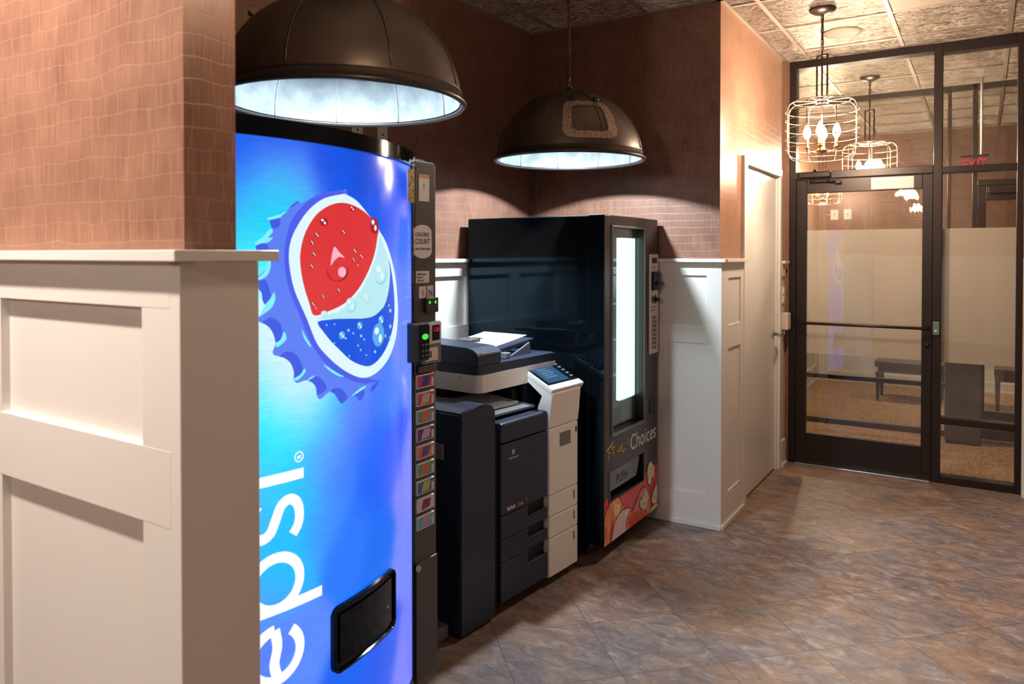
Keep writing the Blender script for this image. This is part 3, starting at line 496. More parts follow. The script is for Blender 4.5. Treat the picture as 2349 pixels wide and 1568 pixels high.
tube(bm, [(-1.06, F - 0.035, 2.104), (-1.06, F - 0.035, 2.075)], 0.014, 10); box(bm, -1.075, -0.955, F - 0.045, F - 0.030, 2.078, 2.088, 0.002); tube(bm, [(-0.96, F - 0.038, 2.083), (-0.885, F - 0.02, 2.073)], 0.007, 8); box(bm, -0.905, -0.865, F - 0.03, F + 0.0115, 2.060, 2.080, 0.003)
obj('door_closer', bm, 'bronze', d1)
bm = B(-0.286, -0.246, F - 0.022, F - 0.0006, 1.005, 1.095, 0.004); obj('lock_housing', bm, 'copier_grey', d1)
bm = bmesh.new(); disc(bm, (-0.268, F - 0.0226, 1.035), 0.007, 'y'); obj('indicator_light', bm, 'led_green', d1, label='green indicator light')
bm = bmesh.new(); lathe(bm, [(0, 0), (0.016, 0), (0.016, 0.02), (0, 0.02)]); bmesh.ops.transform(bm, matrix=Matrix.Translation((-0.32, F + 0.0115, 0.93)) @ Matrix.Rotation(pi / 2, 4, 'X'), verts=bm.verts); obj('key_cylinder', bm, 'bronze', d1)
obj('threshold', B(-1.17, -0.295, F - 0.03, F + 0.07, 0.0, 0.011, 0.003), 'steel', d1, label='bright metal threshold')
sg = obj('sign', B(-0.673, -0.407, F + 0.0085, F + 0.0115, 2.008, 2.090), 'plate'); tag(sg, 'blank white rectangular strip sign on the top rail of the glass door', 'sign')

# ------------------------------------------------------------------ glazed front 2 (beyond the vestibule)
G2 = 7.30
w2 = thing('window_2', 'second dark framed glazed front seen through the first', None, (0, G2, 0)); tag(w2, kind='structure')
obj('window_frame', bars([(-1.749, -1.70, 0, H - 0.001), (-0.262, -0.236, 0, H - 0.001), (-0.082, -0.046, 0, H - 0.001), (1.0, 1.05, 0, H - 0.001), (-1.70, -0.262, 2.915, H - 0.001), (-0.236, 2.99, 2.925, H - 0.001),
    (-1.70, -0.262, 0.412, 0.452), (-1.70, -0.262, 0.0, 0.048), (-0.236, -0.082, 0.0, 0.40), (1.05, 2.99, 0.0, 0.048), (-0.046, 1.0, 2.121, 2.17)], G2, G2 + 0.05), 'bronze', w2)
obj('glass_pane', B(-1.70, -0.262, G2 + 0.02, G2 + 0.026, 0.453, 2.914), 'glass', w2)
obj('glass_pane', B(-1.70, -0.262, G2 + 0.02, G2 + 0.026, 0.049, 0.411), 'glass', w2)
obj('glass_pane', B(-0.236, -0.082, G2 + 0.02, G2 + 0.026, 0.401, 2.924), 'glass', w2)
obj('glass_pane', B(-0.046, 1.0, G2 + 0.02, G2 + 0.026, 2.171, 2.924), 'glass', w2)
d3 = thing('door_3', 'second glass door beyond the vestibule', None, (0.45, G2, 0)); tag(d3, kind='structure')
obj('door_frame', bars([(-0.044, 0.016, 0.012, 2.119), (0.93, 0.998, 0.012, 2.119), (0.016, 0.93, 1.995, 2.119), (0.016, 0.93, 0.012, 0.25)], G2 + 0.005, G2 + 0.045, 0.003), 'bronze', d3)
obj('glass_pane', B(0.016, 0.93, G2 + 0.02, G2 + 0.026, 0.251, 1.994), 'glass', d3)
bm = bmesh.new(); box(bm, 0.03, 0.29, G2 - 0.06, G2 + 0.004, 2.05, 2.10, 0.006); tube(bm, [(0.16, G2 - 0.03, 2.05), (0.16, G2 - 0.03, 2.02), (0.35, G2 - 0.05, 2.02)], 0.008, 8); obj('door_closer', bm, 'bronze', d3)

# ------------------------------------------------------------------ soda vending machine
def bx_(y): return -1.503 - 0.53 * (y - 1.45) ** 2          # bowed front of the lit door, seen from above
Y0, Y1 = 1.03, 1.931
vm = thing('soda_vending_machine', 'tall soda vending machine with glowing blue bowed front and bottle cap picture', 'vending machine', (-2.03, 1.55, 0))
obj('cabinet', B(-2.43, -1.672, 1.03, 2.078, 0.05, 1.885, 0.012), 'black_matte', vm)
for x in (-2.37, -1.74):
    for y in (1.09, 2.01): obj('foot', lathe(bmesh.new(), [(0, 0), (0.03, 0), (0.03, 0.012), (0.012, 0.016), (0.012, 0.05), (0, 0.05)], (x, y), 12), 'black_matte', vm)
# black surround of the lit door: top, bottom, left and right bands following the bow
def bowed(y0, y1, z0, z1, out, back=-1.671, n=24):
    bm = bmesh.new(); pts = [(bx_(y0 + (y1 - y0) * i / n) + out, y0 + (y1 - y0) * i / n, z0) for i in range(n + 1)]
    pts += [(back, y1, z0), (back, y0, z0)]
    prism(bm, pts, (0, 0, z1 - z0)); return bm
def surround():
    bm = bowed(Y0, 1.951, 1.845, 1.893, 0.010)
    es = [e for e in bm.edges if all(v.co.z > 1.89 for v in e.verts) and all(v.co.x > -1.66 for v in e.verts)]
    bmesh.ops.bevel(bm, geom=es, offset=0.012, segments=3, affect='EDGES')
    merge(bm, bowed(Y0, 1.951, 0.06, 0.115, 0.006)); merge(bm, bowed(Y0, 1.041, 0.115, 1.845, 0.006, n=2)); merge(bm, bowed(1.931, 1.951, 0.115, 1.845, 0.006, n=2))
    return bm
obj('door_surround', surround(), 'black_gloss', vm, smooth=True)

def smooth_closed(pts, k=3):
    """Catmull-Rom through a closed outline"""
    n = len(pts); out = []
    for i in range(n):
        p0, p1, p2, p3 = [Vector(pts[(i + j) % n]) for j in (-1, 0, 1, 2)]
        for s in range(k):
            t = s / k
            out.append(tuple(0.5 * ((2 * p1) + (p2 - p0) * t + (2 * p0 - 5 * p1 + 4 * p2 - p3) * t * t + (3 * p1 - 3 * p2 + p3 - p0) * t ** 3)))
    return out
def smooth_open(pts, k=6):
    P = [Vector(p) for p in pts]; P = [2 * P[0] - P[1]] + P + [2 * P[-1] - P[-2]]; out = []
    for i in range(1, len(P) - 2):
        for s in range(k):
            t = s / k; p0, p1, p2, p3 = P[i - 1:i + 3]
            out.append(0.5 * ((2 * p1) + (p2 - p0) * t + (2 * p0 - 5 * p1 + 4 * p2 - p3) * t * t + (3 * p1 - 3 * p2 + p3 - p0) * t ** 3))
    out.append(P[-2]); return out
def inside(p, poly_):
    c = False; n = len(poly_)
    for i in range(n):
        a, b = poly_[i], poly_[i - 1]
        if (a[1] > p[1]) != (b[1] > p[1]) and p[0] < (b[0] - a[0]) * (p[1] - a[1]) / (b[1] - a[1]) + a[0]: c = not c
    return c
def decal(bm, pts, off, mi, step=0.016, sm=0):
    """printed shape on the bowed door: triangulated finely so that it follows the bow"""
    if sm: pts = smooth_closed(pts, sm)
    # drop repeated points
    q = [pts[0]]
    for p in pts[1:]:
        if (Vector(p) - Vector(q[-1])).length > 0.0004: q.append(p)
    pts = q; ys = [p[0] for p in pts]; zs = [p[1] for p in pts]; inner = []
    y = min(ys) + step / 2
    while y < max(ys):
        z = min(zs) + step / 2
        while z < max(zs):
            if inside((y, z), pts): inner.append((y, z))
            z += step * 1.7
        y += step
    vs = [Vector(p) for p in pts] + [Vector(p) for p in inner]; n = len(pts)
    r = delaunay_2d_cdt(vs, [(i, (i + 1) % n) for i in range(n)], [list(range(n))], 1, 1e-6)
    bv = [bm.verts.new((bx_(v[0]) + off, v[0], v[1])) for v in r[0]]
    for f in r[2]:
        if len(set(f)) < 3: continue
        c = sum((Vector(r[0][i]) for i in f), Vector((0, 0))) / len(f)
        if not inside(c, pts): continue
        try: g = bm.faces.new([bv[i] for i in f])
        except ValueError: continue
        g.material_index = mi; g.normal_update()
        if g.normal.x < 0: g.normal_flip()
# lit panel with its printed colour field
def panel():
    bm = bmesh.new(); ny, nz = 80, 170; z0, z1 = 0.115, 1.845; g = []
    for i in range(ny + 1):
        y = 1.041 + (1.931 - 1.041) * i / ny
        g.append([bm.verts.new((bx_(y), y, z0 + (z1 - z0) * j / nz)) for j in range(nz + 1)])
    for i in range(ny):
        for j in range(nz): f = bm.faces.new((g[i][j], g[i + 1][j], g[i + 1][j + 1], g[i][j + 1])); f.smooth = True
    # back face and sides make it a shallow light box
    return bm
lp = obj('lit_panel', panel(), 'art', vm, smooth='keep')
def colour_field(me, off):
    at = me.color_attributes.new('Print', 'FLOAT_COLOR', 'POINT')
    cp = [(y, z, lin(r), lin(g), lin(b)) for y, z, r, g, b in GLOW]
    for i, v in enumerate(me.vertices):
        y, z = v.co.y + off[1], v.co.z + off[2]; sw = 0; c = [0, 0, 0]
        for py, pz, r, g, b in cp:
            d2 = ((y - py) ** 2 + ((z - pz) * 0.85) ** 2); w = math.exp(-d2 / 0.0042) + 1e-4 / (d2 + 0.001) ** 1.5 * 1e-3
            sw += w; c[0] += w * r; c[1] += w * g; c[2] += w * b
        at.data[i].color = (c[0] / sw, c[1] / sw, c[2] / sw, 1)
colour_field(lp.data, vm.location)
bm = bmesh.new()
decal(bm, SKIRT, 0.0012, 0, sm=2)

for p in POCKETS: decal(bm, p, 0.0020, 2, sm=3)
for p in GLINTS: decal(bm, p, 0.0024, 3, sm=3)
decal(bm, RIM, 0.0022, 1, sm=2)
decal(bm, RING, 0.0028, 4, sm=4)
decal(bm, RED, 0.0034, 5, sm=3)
decal(bm, BLUE, 0.0034, 6, sm=2)
wave = [(RED[9][0] + 0.006, RED[9][1] - 0.008)] + [(p[0] + 0.008, p[1] - 0.008) for p in RED[10:17]] + [BLUE[11]] + BLUE[10:0:-1]
decal(bm, wave, 0.0031, 7, sm=1)
def ell(cy, cz, a, b, n=14, rot=0.0): return [(cy + a * cos(2 * pi * i / n) * cos(rot) - b * sin(2 * pi * i / n) * sin(rot), cz + a * cos(2 * pi * i / n) * sin(rot) + b * sin(2 * pi * i / n) * cos(rot)) for i in range(n)]
for (cy, cz, a, b, k) in DROPS:
    body = {0: 8, 1: 8, 2: 10, 3: 11}[k]
    big = a > 0.009
    if k == 1:   # the large pear-shaped drop
        decal(bm, ell(cy + 0.002, cz - 0.022, a * 1.12, b * 0.62), 0.0037, 8)
        pear = [(cy - a * 0.35, cz + b), (cy + a * 0.35, cz + b * 0.62), (cy + a * 0.95, cz + b * 0.1), (cy + a, cz - b * 0.45), (cy + a * 0.45, cz - b * 0.95), (cy - a * 0.45, cz - b * 0.95), (cy - a, cz - b * 0.4), (cy - a * 0.72, cz + b * 0.2)]
        decal(bm, pear, 0.0040, 5, sm=3)
        decal(bm, [(cy - a * 0.33, cz + b * 0.93), (cy + a * 0.12, cz + b * 0.66), (cy + a * 0.72, cz + b * 0.30), (cy + a * 0.15, cz + b * 0.36), (cy - a * 0.38, cz + b * 0.10), (cy - a * 0.66, cz - b * 0.14), (cy - a * 0.60, cz + b * 0.35)], 0.0043, 9, sm=3)
        decal(bm, ell(cy + a * 0.45, cz - b * 0.52, a * 0.42, b * 0.30), 0.0043, 9)
        continue
    if big or k in (2, 3): decal(bm, ell(cy + a * 0.12, cz - b * 0.14, a * 1.05, b * 1.02), 0.0037, {0: 8, 2: 10, 3: 13}[k])
    decal(bm, ell(cy, cz, a, b), 0.0040, body if k != 2 else 7)
    decal(bm, ell(cy - a * 0.3, cz + b * 0.35, a * 0.38, b * 0.32, 8), 0.0043, 12)
    decal(bm, ell(cy + a * 0.30, cz - b * 0.35, a * 0.30, b * 0.38, 8), 0.0043, 12 if k != 2 else 12)
obj('bottle_cap_picture', bm, ['skirt', 'skirt_dark', 'pocket', 'glint', 'ring_white', 'art_red', 'art_blue', 'art_cyanw', 'drop_red', 'drop_pink', 'drop_cyan', 'drop_blue', 'drop_white', 'drop_shade'], lp, smooth='keep', label='picture of a ridged bottle cap with a red, white and blue wave disc')
# word running up the door in round lowercase letters
def ribbon(bm, pts, w, off, zb, flip=False):
    """constant-width stroke; pts in letter units (a along the word = up the door, b above the baseline = towards the left)"""
    X = 0.163; yb = 1.352
    P = [Vector((yb - p[1] * X, zb + p[0] * X)) for p in pts]; n = len(P); Lf, Rt = [], []
    for i in range(n):
        d = (P[min(i + 1, n - 1)] - P[max(i - 1, 0)]).normalized(); q = Vector((-d.y, d.x)) * w / 2
        Lf.append(P[i] + q); Rt.append(P[i] - q)
    for i in range(n - 1):
        f = bm.faces.new([bm.verts.new((bx_(v.x) + off, v.x, v.y)) for v in (Lf[i], Lf[i + 1], Rt[i + 1], Rt[i])])
        f.normal_update()
        if f.normal.x < 0: f.normal_flip()
def arc(cx, cy, rx, ry, a0, a1, n=28): return [(cx + rx * cos(radians(a0 + (a1 - a0) * i / n)), cy + ry * sin(radians(a0 + (a1 - a0) * i / n))) for i in range(n + 1)]
def seg(a, b, n=8): return [(a[0] + (b[0] - a[0]) * i / n, a[1] + (b[1] - a[1]) * i / n) for i in range(n + 1)]
bm = bmesh.new(); W = 0.0272; o = 0.0015
def let_p(z):
    ribbon(bm, seg((0.083, -0.36), (0.083, 1.0)), W, o, z); ribbon(bm, arc(0.487, 0.5, 0.404, 0.42, 0, 360, 48), W, o + 0.0002, z)
def let_e(z):
    ribbon(bm, arc(0.49, 0.5, 0.404, 0.42, 4, 322, 44), W, o, z); ribbon(bm, smooth_open([(0.09, 0.475), (0.35, 0.535), (0.62, 0.485), (0.89, 0.525)]), W, o + 0.0002, z)
def let_s(z): ribbon(bm, smooth_open([(0.66, 0.79), (0.54, 0.89), (0.37, 0.918), (0.19, 0.86), (0.12, 0.73), (0.19, 0.59), (0.38, 0.50), (0.57, 0.41), (0.645, 0.27), (0.56, 0.13), (0.38, 0.082), (0.20, 0.11), (0.07, 0.205)]), W, o, z)
def letter(fn, m='art_white', name='letter'):
    global bm
    bm = bmesh.new(); fn(); obj(name, bm, m, lp, smooth='keep', label=None)
letter(lambda: (ribbon(bm, seg((0.083, 0), (0.083, 1.0)), W, o, 0.963), ribbon(bm, seg((0.083, 1.17), (0.083, 1.34)), W, o, 0.963)))
letter(lambda: let_s(0.812)); letter(lambda: let_p(0.630)); letter(lambda: let_e(0.446)); letter(lambda: let_p(0.262))
def circ(cy, cz, r, w):
    pts = [(cy + r * cos(2 * pi * i / 28), cz + r * sin(2 * pi * i / 28)) for i in range(29)]
    ribbon(bm, [((p[1] - 0.0) / 0.163, (1.352 - p[0]) / 0.163) for p in pts], w, o, 0.0)
letter(lambda: (circ(1.338, 1.021, 0.0125, 0.0030), merge(bm, place(text_bm('R', 0.018, bold=0.0005), (-1.5075, 1.344, 1.0155), (0, 0, 1), (0, -1, 0)))), name='registered_mark')
# delivery port: moulded black recess in the panel
def port():
    bm = bmesh.new(); y0, y1, z0, z1, r = 1.441, 1.752, 0.393, 0.580, 0.028; n = 6
    cs = [(y1 - r, z1 - r, 0), (y0 + r, z1 - r, 90), (y0 + r, z0 + r, 180), (y1 - r, z0 + r, 270)]
    def loop(ins, off):
        out = []
        for cy, cz, a in cs:
            for i in range(n + 1):
                t = radians(a + 90 * i / n); rr = max(r - ins, 0.004)
                y = cy + (rr) * cos(t); z = cz + rr * sin(t)
                out.append((y, z))
        m_ = len(out); d_ = []
        for i in range(m_):
            p, q = out[i], out[(i + 1) % m_]; k_ = 12 if i % (n + 1) == n else 1
            for s in range(k_): d_.append((p[0] + (q[0] - p[0]) * s / k_, p[1] + (q[1] - p[1]) * s / k_))
        return [bm.verts.new((bx_(y) + off, y, z)) for y, z in d_]
    rings = [loop(0, 0.0005), loop(0.001, 0.013), loop(0.007, 0.014), loop(0.011, 0.0045), loop(0.020, 0.0030)]
    for a, b in zip(rings, rings[1:]):
        for i in range(len(a)): bm.faces.new((a[i], a[(i + 1) % len(a)], b[(i + 1) % len(a)], b[i]))
    fl_ = [(v.co.y, v.co.z) for v in rings[-1]]; decal(bm, fl_, 0.0030, 0, step=0.02); return bm
pt = obj('delivery_port', port(), 'black_gloss', vm, smooth=True)
bm = bmesh.new(); prism(bm, [(bx_(y) + 0.0085, y, 0.418) for y in (1.47, 1.50, 1.53, 1.56, 1.59, 1.62, 1.65, 1.68, 1.705, 1.725)] + [(bx_(y) + 0.0035, y, 0.418) for y in (1.725, 1.705, 1.68, 1.65, 1.62, 1.59, 1.56, 1.53, 1.50, 1.47)], (0, 0, 0.135)); obj('flap', bm, 'black_gloss', pt)
bm = bmesh.new(); disc(bm, (bx_(1.70) + 0.0095, 1.70, 0.475), 0.005, 'x'); obj('screw', bm, 'steel', pt)
bm = bmesh.new(); box(bm, bx_(1.90) - 0.001, bx_(1.90) + 0.003, 1.877, 1.927, 1.722, 1.834); obj('gold_sticker', bm, 'gold', vm, label='square gold foil sticker')
# selection strip beside the lit door
XS = -1.632
sp = obj('selection_strip', B(-1.672, XS, 1.952, 2.076, 0.06, 1.872, 0.010), 'strip', vm)
obj('lower_plate', B(XS, XS + 0.006, 1.956, 2.072, 0.08, 0.492, 0.003), 'strip', vm)
bm = bmesh.new(); tube(bm, [(XS, 1.958, 0.478), (XS + 0.016, 1.958, 0.478)], 0.011, 12); obj('lock', bm, 'steel', vm)
def stk(name, y0, y1, z0, z1, m, lines=(), par=vm, label=None, xo=0.0, bev=0.0):
    s = obj(name, B(XS + xo, XS + xo + 0.0012, y0, y1, z0, z1, bev), m, par, label=label)
    if lines:
        bm = bmesh.new()
        for txt, yy, zz, sz, sx in lines: merge(bm, place(text_bm(txt, sz, sx=sx, bold=0.0004), (XS + xo + 0.0018, yy, zz), (0, 1, 0), (0, 0, 1)))
        obj('printing', bm, 'sticker_ink', s)
    return s
s = stk('price_sticker', 1.978, 2.034, 1.733, 1.826, 'sticker_white', [('!', 2.0, 1.77, 0.035, 1.0)], label='white sticker with orange top band')
obj('top_band', B(XS + 0.0013, XS + 0.0018, 1.978, 2.034, 1.812, 1.826), 'sticker_orange', s)
bm = bmesh.new(); prism(bm, [(XS, 1.998 + 0.050 * cos(t) * (1 if abs(cos(t)) < 0.92 else 0.99), 1.594 + (0.032 if sin(t) > 0 else -0.032) + 0.026 * sin(t)) for t in [2 * pi * i / 32 for i in range(32)]], (0.0012, 0, 0))
s = obj('calorie_label', bm, 'sticker_white', vm, label='rounded white calorie count label')
bm = bmesh.new()
for txt, yy, zz, sz, sx in (('CALORIE', 1.958, 1.612, 0.019, 0.95), ('COUNT', 1.957, 1.586, 0.026, 0.85), ('CHECK THEN CHOOSE', 1.958, 1.566, 0.009, 0.85)): merge(bm, place(text_bm(txt, sz, sx=sx, bold=0.0005), (XS + 0.0018, yy, zz), (0, 1, 0), (0, 0, 1)))
obj('printing', bm, 'sticker_ink', s)
stk('instruction_sticker', 1.962, 2.033, 1.452, 1.493, 'sticker_white', [('INSERT BILLS', 1.966, 1.479, 0.0085, 1.0), ('FACE UP', 1.966, 1.468, 0.0085, 1.0), ('THIS WAY', 1.966, 1.457, 0.0085, 1.0)])
stk('coin_sticker', 1.978, 2.016, 1.399, 1.440, 'sticker_white', [('1', 1.99, 1.408, 0.03, 1.0)]); stk('bill_sticker', 2.022, 2.056, 1.396, 1.441, 'sticker_white', [('N', 2.028, 1.405, 0.034, 0.9)])
b1 = obj('bill_acceptor', B(XS, XS + 0.014, 2.002, 2.070, 1.348, 1.400, 0.003), 'black_matte', vm)
for y in (2.020, 2.052):
    bm = bmesh.new(); disc(bm, (XS + 0.0146, y, 1.384), 0.0055, 'x'); obj('green_light', bm, 'led_green', b1)
vh = obj('validator_housing', B(XS - 0.02, XS + 0.052, 1.880, 1.972, 1.192, 1.322, 0.006), 'teal_box', vm)
bm = bmesh.new(); box(bm, XS + 0.052, XS + 0.056, 1.918, 1.968, 1.200, 1.312, 0.002); obj('keypad_face', bm, 'black_gloss', vh)
bm = bmesh.new(); disc(bm, (XS + 0.0575, 1.942, 1.275), 0.017, 'x', rz=0.010); obj('green_light', bm, 'led_green', vh)
bm = bmesh.new()
for z in (1.248, 1.228, 1.212):
    for y in (1.93, 1.946, 1.96): disc(bm, (XS + 0.0568, y, z), 0.0045, 'x', 10)
obj('keys', bm, 'copier_grey', vh)
cp = obj('coin_panel', B(XS, XS + 0.020, 1.974, 2.077, 1.172, 1.316, 0.003), 'copier_grey', vm)
obj('face_plate', B(XS + 0.0205, XS + 0.0225, 1.980, 2.074, 1.240, 1.312, 0.002), 'sticker_white', cp)
bm = bmesh.new(); box(bm, XS + 0.023, XS + 0.0245, 2.022, 2.062, 1.252, 1.304); obj('display', bm, 'black_gloss', cp)
bm = bmesh.new(); merge(bm, place(text_bm('1.25', 0.019, bold=0.0005), (XS + 0.0252, 2.025, 1.283), (0, 1, 0), (0, 0, 1))); obj('digits', bm, 'led_red', cp, label='red price digits')
obj('coin_slot_plate', B(XS + 0.0205, XS + 0.0222, 1.986, 2.055, 1.182, 1.228, 0.001), 'sticker_white', cp)
bm = bmesh.new(); box(bm, XS + 0.0223, XS + 0.0235, 2.012, 2.018, 1.194, 1.216); obj('coin_slot', bm, 'seam', cp)
obj('coin_return', B(XS, XS + 0.016, 1.962, 2.058, 1.145, 1.168, 0.003), 'strip', vm)
cols = [(190, 60, 110, 60, 60, 150), (205, 70, 95, 200, 190, 170), (90, 160, 150, 210, 120, 90), (110, 60, 120, 190, 180, 210), (220, 130, 80, 90, 80, 160), (80, 170, 120, 210, 110, 100), (60, 110, 170, 190, 190, 90), (215, 200, 205, 130, 60, 80), (90, 190, 200, 200, 150, 160)]
for i in range(9):
    z1 = 1.138 - 0.0608 * i; z0 = z1 - 0.047
    sb = obj('selection_button', B(XS, XS + 0.010, 1.955, 2.050, z0, z1, 0.002), 'plate', vm)
    c = cols[i]; k = 'btn%d' % i; M[k + 'a'] = mat('button_card_colour', rgb(*c[:3]), 0.35); M[k + 'b'] = mat('button_card_colour', rgb(*c[3:]), 0.35)
    bm = bmesh.new(); X = XS + 0.0106
    poly(bm, [(X, 1.958, z0 + 0.004), (X, 2.047, z0 + 0.004), (X, 2.047, z1 - 0.004), (X, 1.958, z1 - 0.004)], 0)
    poly(bm, [(X + 0.0004, 1.975, z0 + 0.006), (X + 0.0004, 2.012 + 0.003 * (i % 4), z0 + 0.010), (X + 0.0004, 2.028, z1 - 0.008), (X + 0.0004, 1.990 - 0.003 * (i % 3), z1 - 0.006)], 1)
    poly(bm, [(X + 0.0004, 2.032, z0 + 0.006), (X + 0.0004, 2.044, z0 + 0.006), (X + 0.0004, 2.044, z1 - 0.016), (X + 0.0004, 2.032, z1 - 0.014)], 2)
    obj('flavour_card', bm, [k + 'a', k + 'b', 'sticker_white'], sb)

# ------------------------------------------------------------------ snack vending machine
sm = thing('snack_vending_machine', 'black snack vending machine with glass front, snack pictures and glowing tube', 'vending machine', (-2.02, 3.75, 0))
def cab():
    bm = bmesh.new(); x0, x1, y0, y1, z0, z1 = -2.44, -1.685, 3.387, 4.108, 0.055, 1.748
    box(bm, x0, x1, y0, y0 + 0.025, z0, z1, 0.006); box(bm, x0, x1, y1 - 0.025, y1, z0, z1, 0.004); box(bm, x0, x1, y0 + 0.02, y1 - 0.02, z1 - 0.025, z1, 0.004)
    box(bm, x0, x1, y0 + 0.02, y1 - 0.02, z0, 0.50); box(bm, x0, x0 + 0.02, y0 + 0.02, y1 - 0.02, 0.5, z1 - 0.02)
    return bm
obj('cabinet', cab(), 'black_gloss', sm)
obj('interior_lining', B(-2.415, -1.70, 3.912, 4.08, 0.502, 1.72), 'interior', sm)
for x in (-2.36, -1.75):
    for y in (3.44, 4.05): obj('foot', lathe(bmesh.new(), [(0, 0), (0.03, 0), (0.03, 0.014), (0.013, 0.018), (0.013, 0.055), (0, 0.055)], (x, y), 12), 'black_matte', sm)
obj('kick_plate', B(-1.72, -1.70, 3.40, 4.095, 0.02, 0.055), 'black_matte', sm)
SH = [0.70, 0.88, 1.08, 1.28, 1.48]
for z in SH: obj('shelf', B(-2.40, -1.735, 3.413, 3.909, z - 0.012, z, 0.003), 'copier_grey', sm)
def sdoor():
    bm = bmesh.new(); a, b = -1.683, -1.600
    box(bm, a, b, 3.385, 3.471, 0.075, 1.752, 0.007); box(bm, a, b, 3.903, 4.110, 0.075, 1.752, 0.007)
    box(bm, a, b, 3.464, 3.910, 1.695, 1.7515, 0.003); box(bm, a, b, 3.464, 3.910, 0.4385, 0.622, 0.003); box(bm, a, b, 3.464, 3.910, 0.0755, 0.287, 0.003)
    box(bm, a, b - 0.0002, 3.464, 3.910, 0.28, 0.45, 0.0) if False else None
    return bm
sd = obj('door', sdoor(), 'snack_face', sm)
obj('door_edge', B(-1.6825, -1.6005, 3.3835, 3.3849, 0.08, 1.748), 'black_gloss', sd, label='glossy black door edge')
obj('glass_pane', B(-1.640, -1.634 + 0.002, 3.472, 3.902, 0.623, 1.694), 'case_glass', sd)
bm = bmesh.new()
for y0, y1, z0, z1 in ((3.466, 3.478, 0.618, 1.70), (3.896, 3.908, 0.618, 1.70), (3.478, 3.896, 0.612, 0.628), (3.478, 3.896, 1.688, 1.70)): box(bm, -1.601, -1.592, y0, y1, z0, z1, 0.003)
obj('window_trim', bm, 'copier_grey', sd)
tb = obj('lamp_tube', B(-1.674, -1.650, 3.690, 3.895, 0.760, 1.640, 0.004), 'tube', sm, label='glowing white upright lamp diffuser')
obj('lamp_base', B(-1.674, -1.652, 3.735, 3.895, 0.626, 0.757, 0.003), 'copier_grey', sm)
# pay panel
pp = obj('pay_panel', B(-1.600, -1.592, 3.966, 4.098, 0.982, 1.552, 0.012), 'cream', sm)
XF = -1.592
obj('display', B(XF, XF + 0.003, 4.000, 4.068, 1.500, 1.531, 0.002), 'seam', pp)
obj('bill_slot', B(XF, XF + 0.016, 3.992, 4.090, 1.345, 1.452, 0.005), 'black_gloss', pp)
obj('bill_lip', B(XF + 0.016, XF + 0.036, 4.02, 4.09, 1.375, 1.395, 0.004), 'black_matte', pp)
bm = bmesh.new(); disc(bm, (XF + 0.001, 4.012, 1.292), 0.016, 'x', rz=0.024); disc(bm, (XF + 0.001, 4.052, 1.292), 0.020, 'x', rz=0.026); tube(bm, [(XF, 4.052, 1.292), (XF + 0.022, 4.052, 1.292)], 0.012, 10); obj('coin_knob', bm, 'black_matte', pp)
bm = bmesh.new()
for k in range(8):
    z = 1.198 - k * 0.0245
    for j in range(2): box(bm, XF, XF + 0.004, 4.004 + j * 0.032, 4.031 + j * 0.032, z - 0.017, z, 0.001)
obj('keypad', bm, 'copier_grey', pp)
bm = bmesh.new()
for txt, z, s in (('PAY HERE', 1.472, 0.016), ('INSERT COINS', 1.245, 0.012), ('MAKE SELECTION', 1.228, 0.010)): merge(bm, place(text_bm(txt, s, sx=0.85, bold=0.0004), (XF + 0.0012, 3.985, z), (0, 1, 0), (0, 0, 1)))
obj('printing', bm, 'red_ink', pp)
obj('coin_return', B(-1.600, -1.596, 3.985, 4.052, 0.64, 0.725, 0.008), 'black_matte', sd)
# delivery bin: recessed flap
bn = obj('delivery_bin', B(-1.672, -1.664, 3.441, 3.905, 0.284, 0.444), 'seam', sm)
def flap():
    bm = bmesh.new(); prism(bm, [(-1.612, 3.448, 0.338), (-1.612, 3.800, 0.338), (-1.612, 3.842, 0.420), (-1.612, 3.842, 0.4375), (-1.612, 3.448, 0.4375)], (0.010, 0, 0)); return bm
fl = obj('flap', flap(), 'copier_grey', bn)
t = text_bm('PUSH', 0.062, sx=1.0, bold=0.001); obj('raised_lettering', place(t, (-1.6012, 3.535, 0.362), (0, 1, 0), (0, 0, 1)), 'black_matte', fl, label='raised dark lettering')
def shell():
    bm = bmesh.new(); a, b = -1.664, -1.5985
    box(bm, a, b, 3.434, 3.442, 0.284, 0.440, 0.002); box(bm, a, b, 3.898, 3.906, 0.284, 0.44, 0.002); box(bm, a, b, 3.434, 3.906, 0.281, 0.289, 0.002); return bm
obj('bin_surround', shell(), 'black_matte', bn)
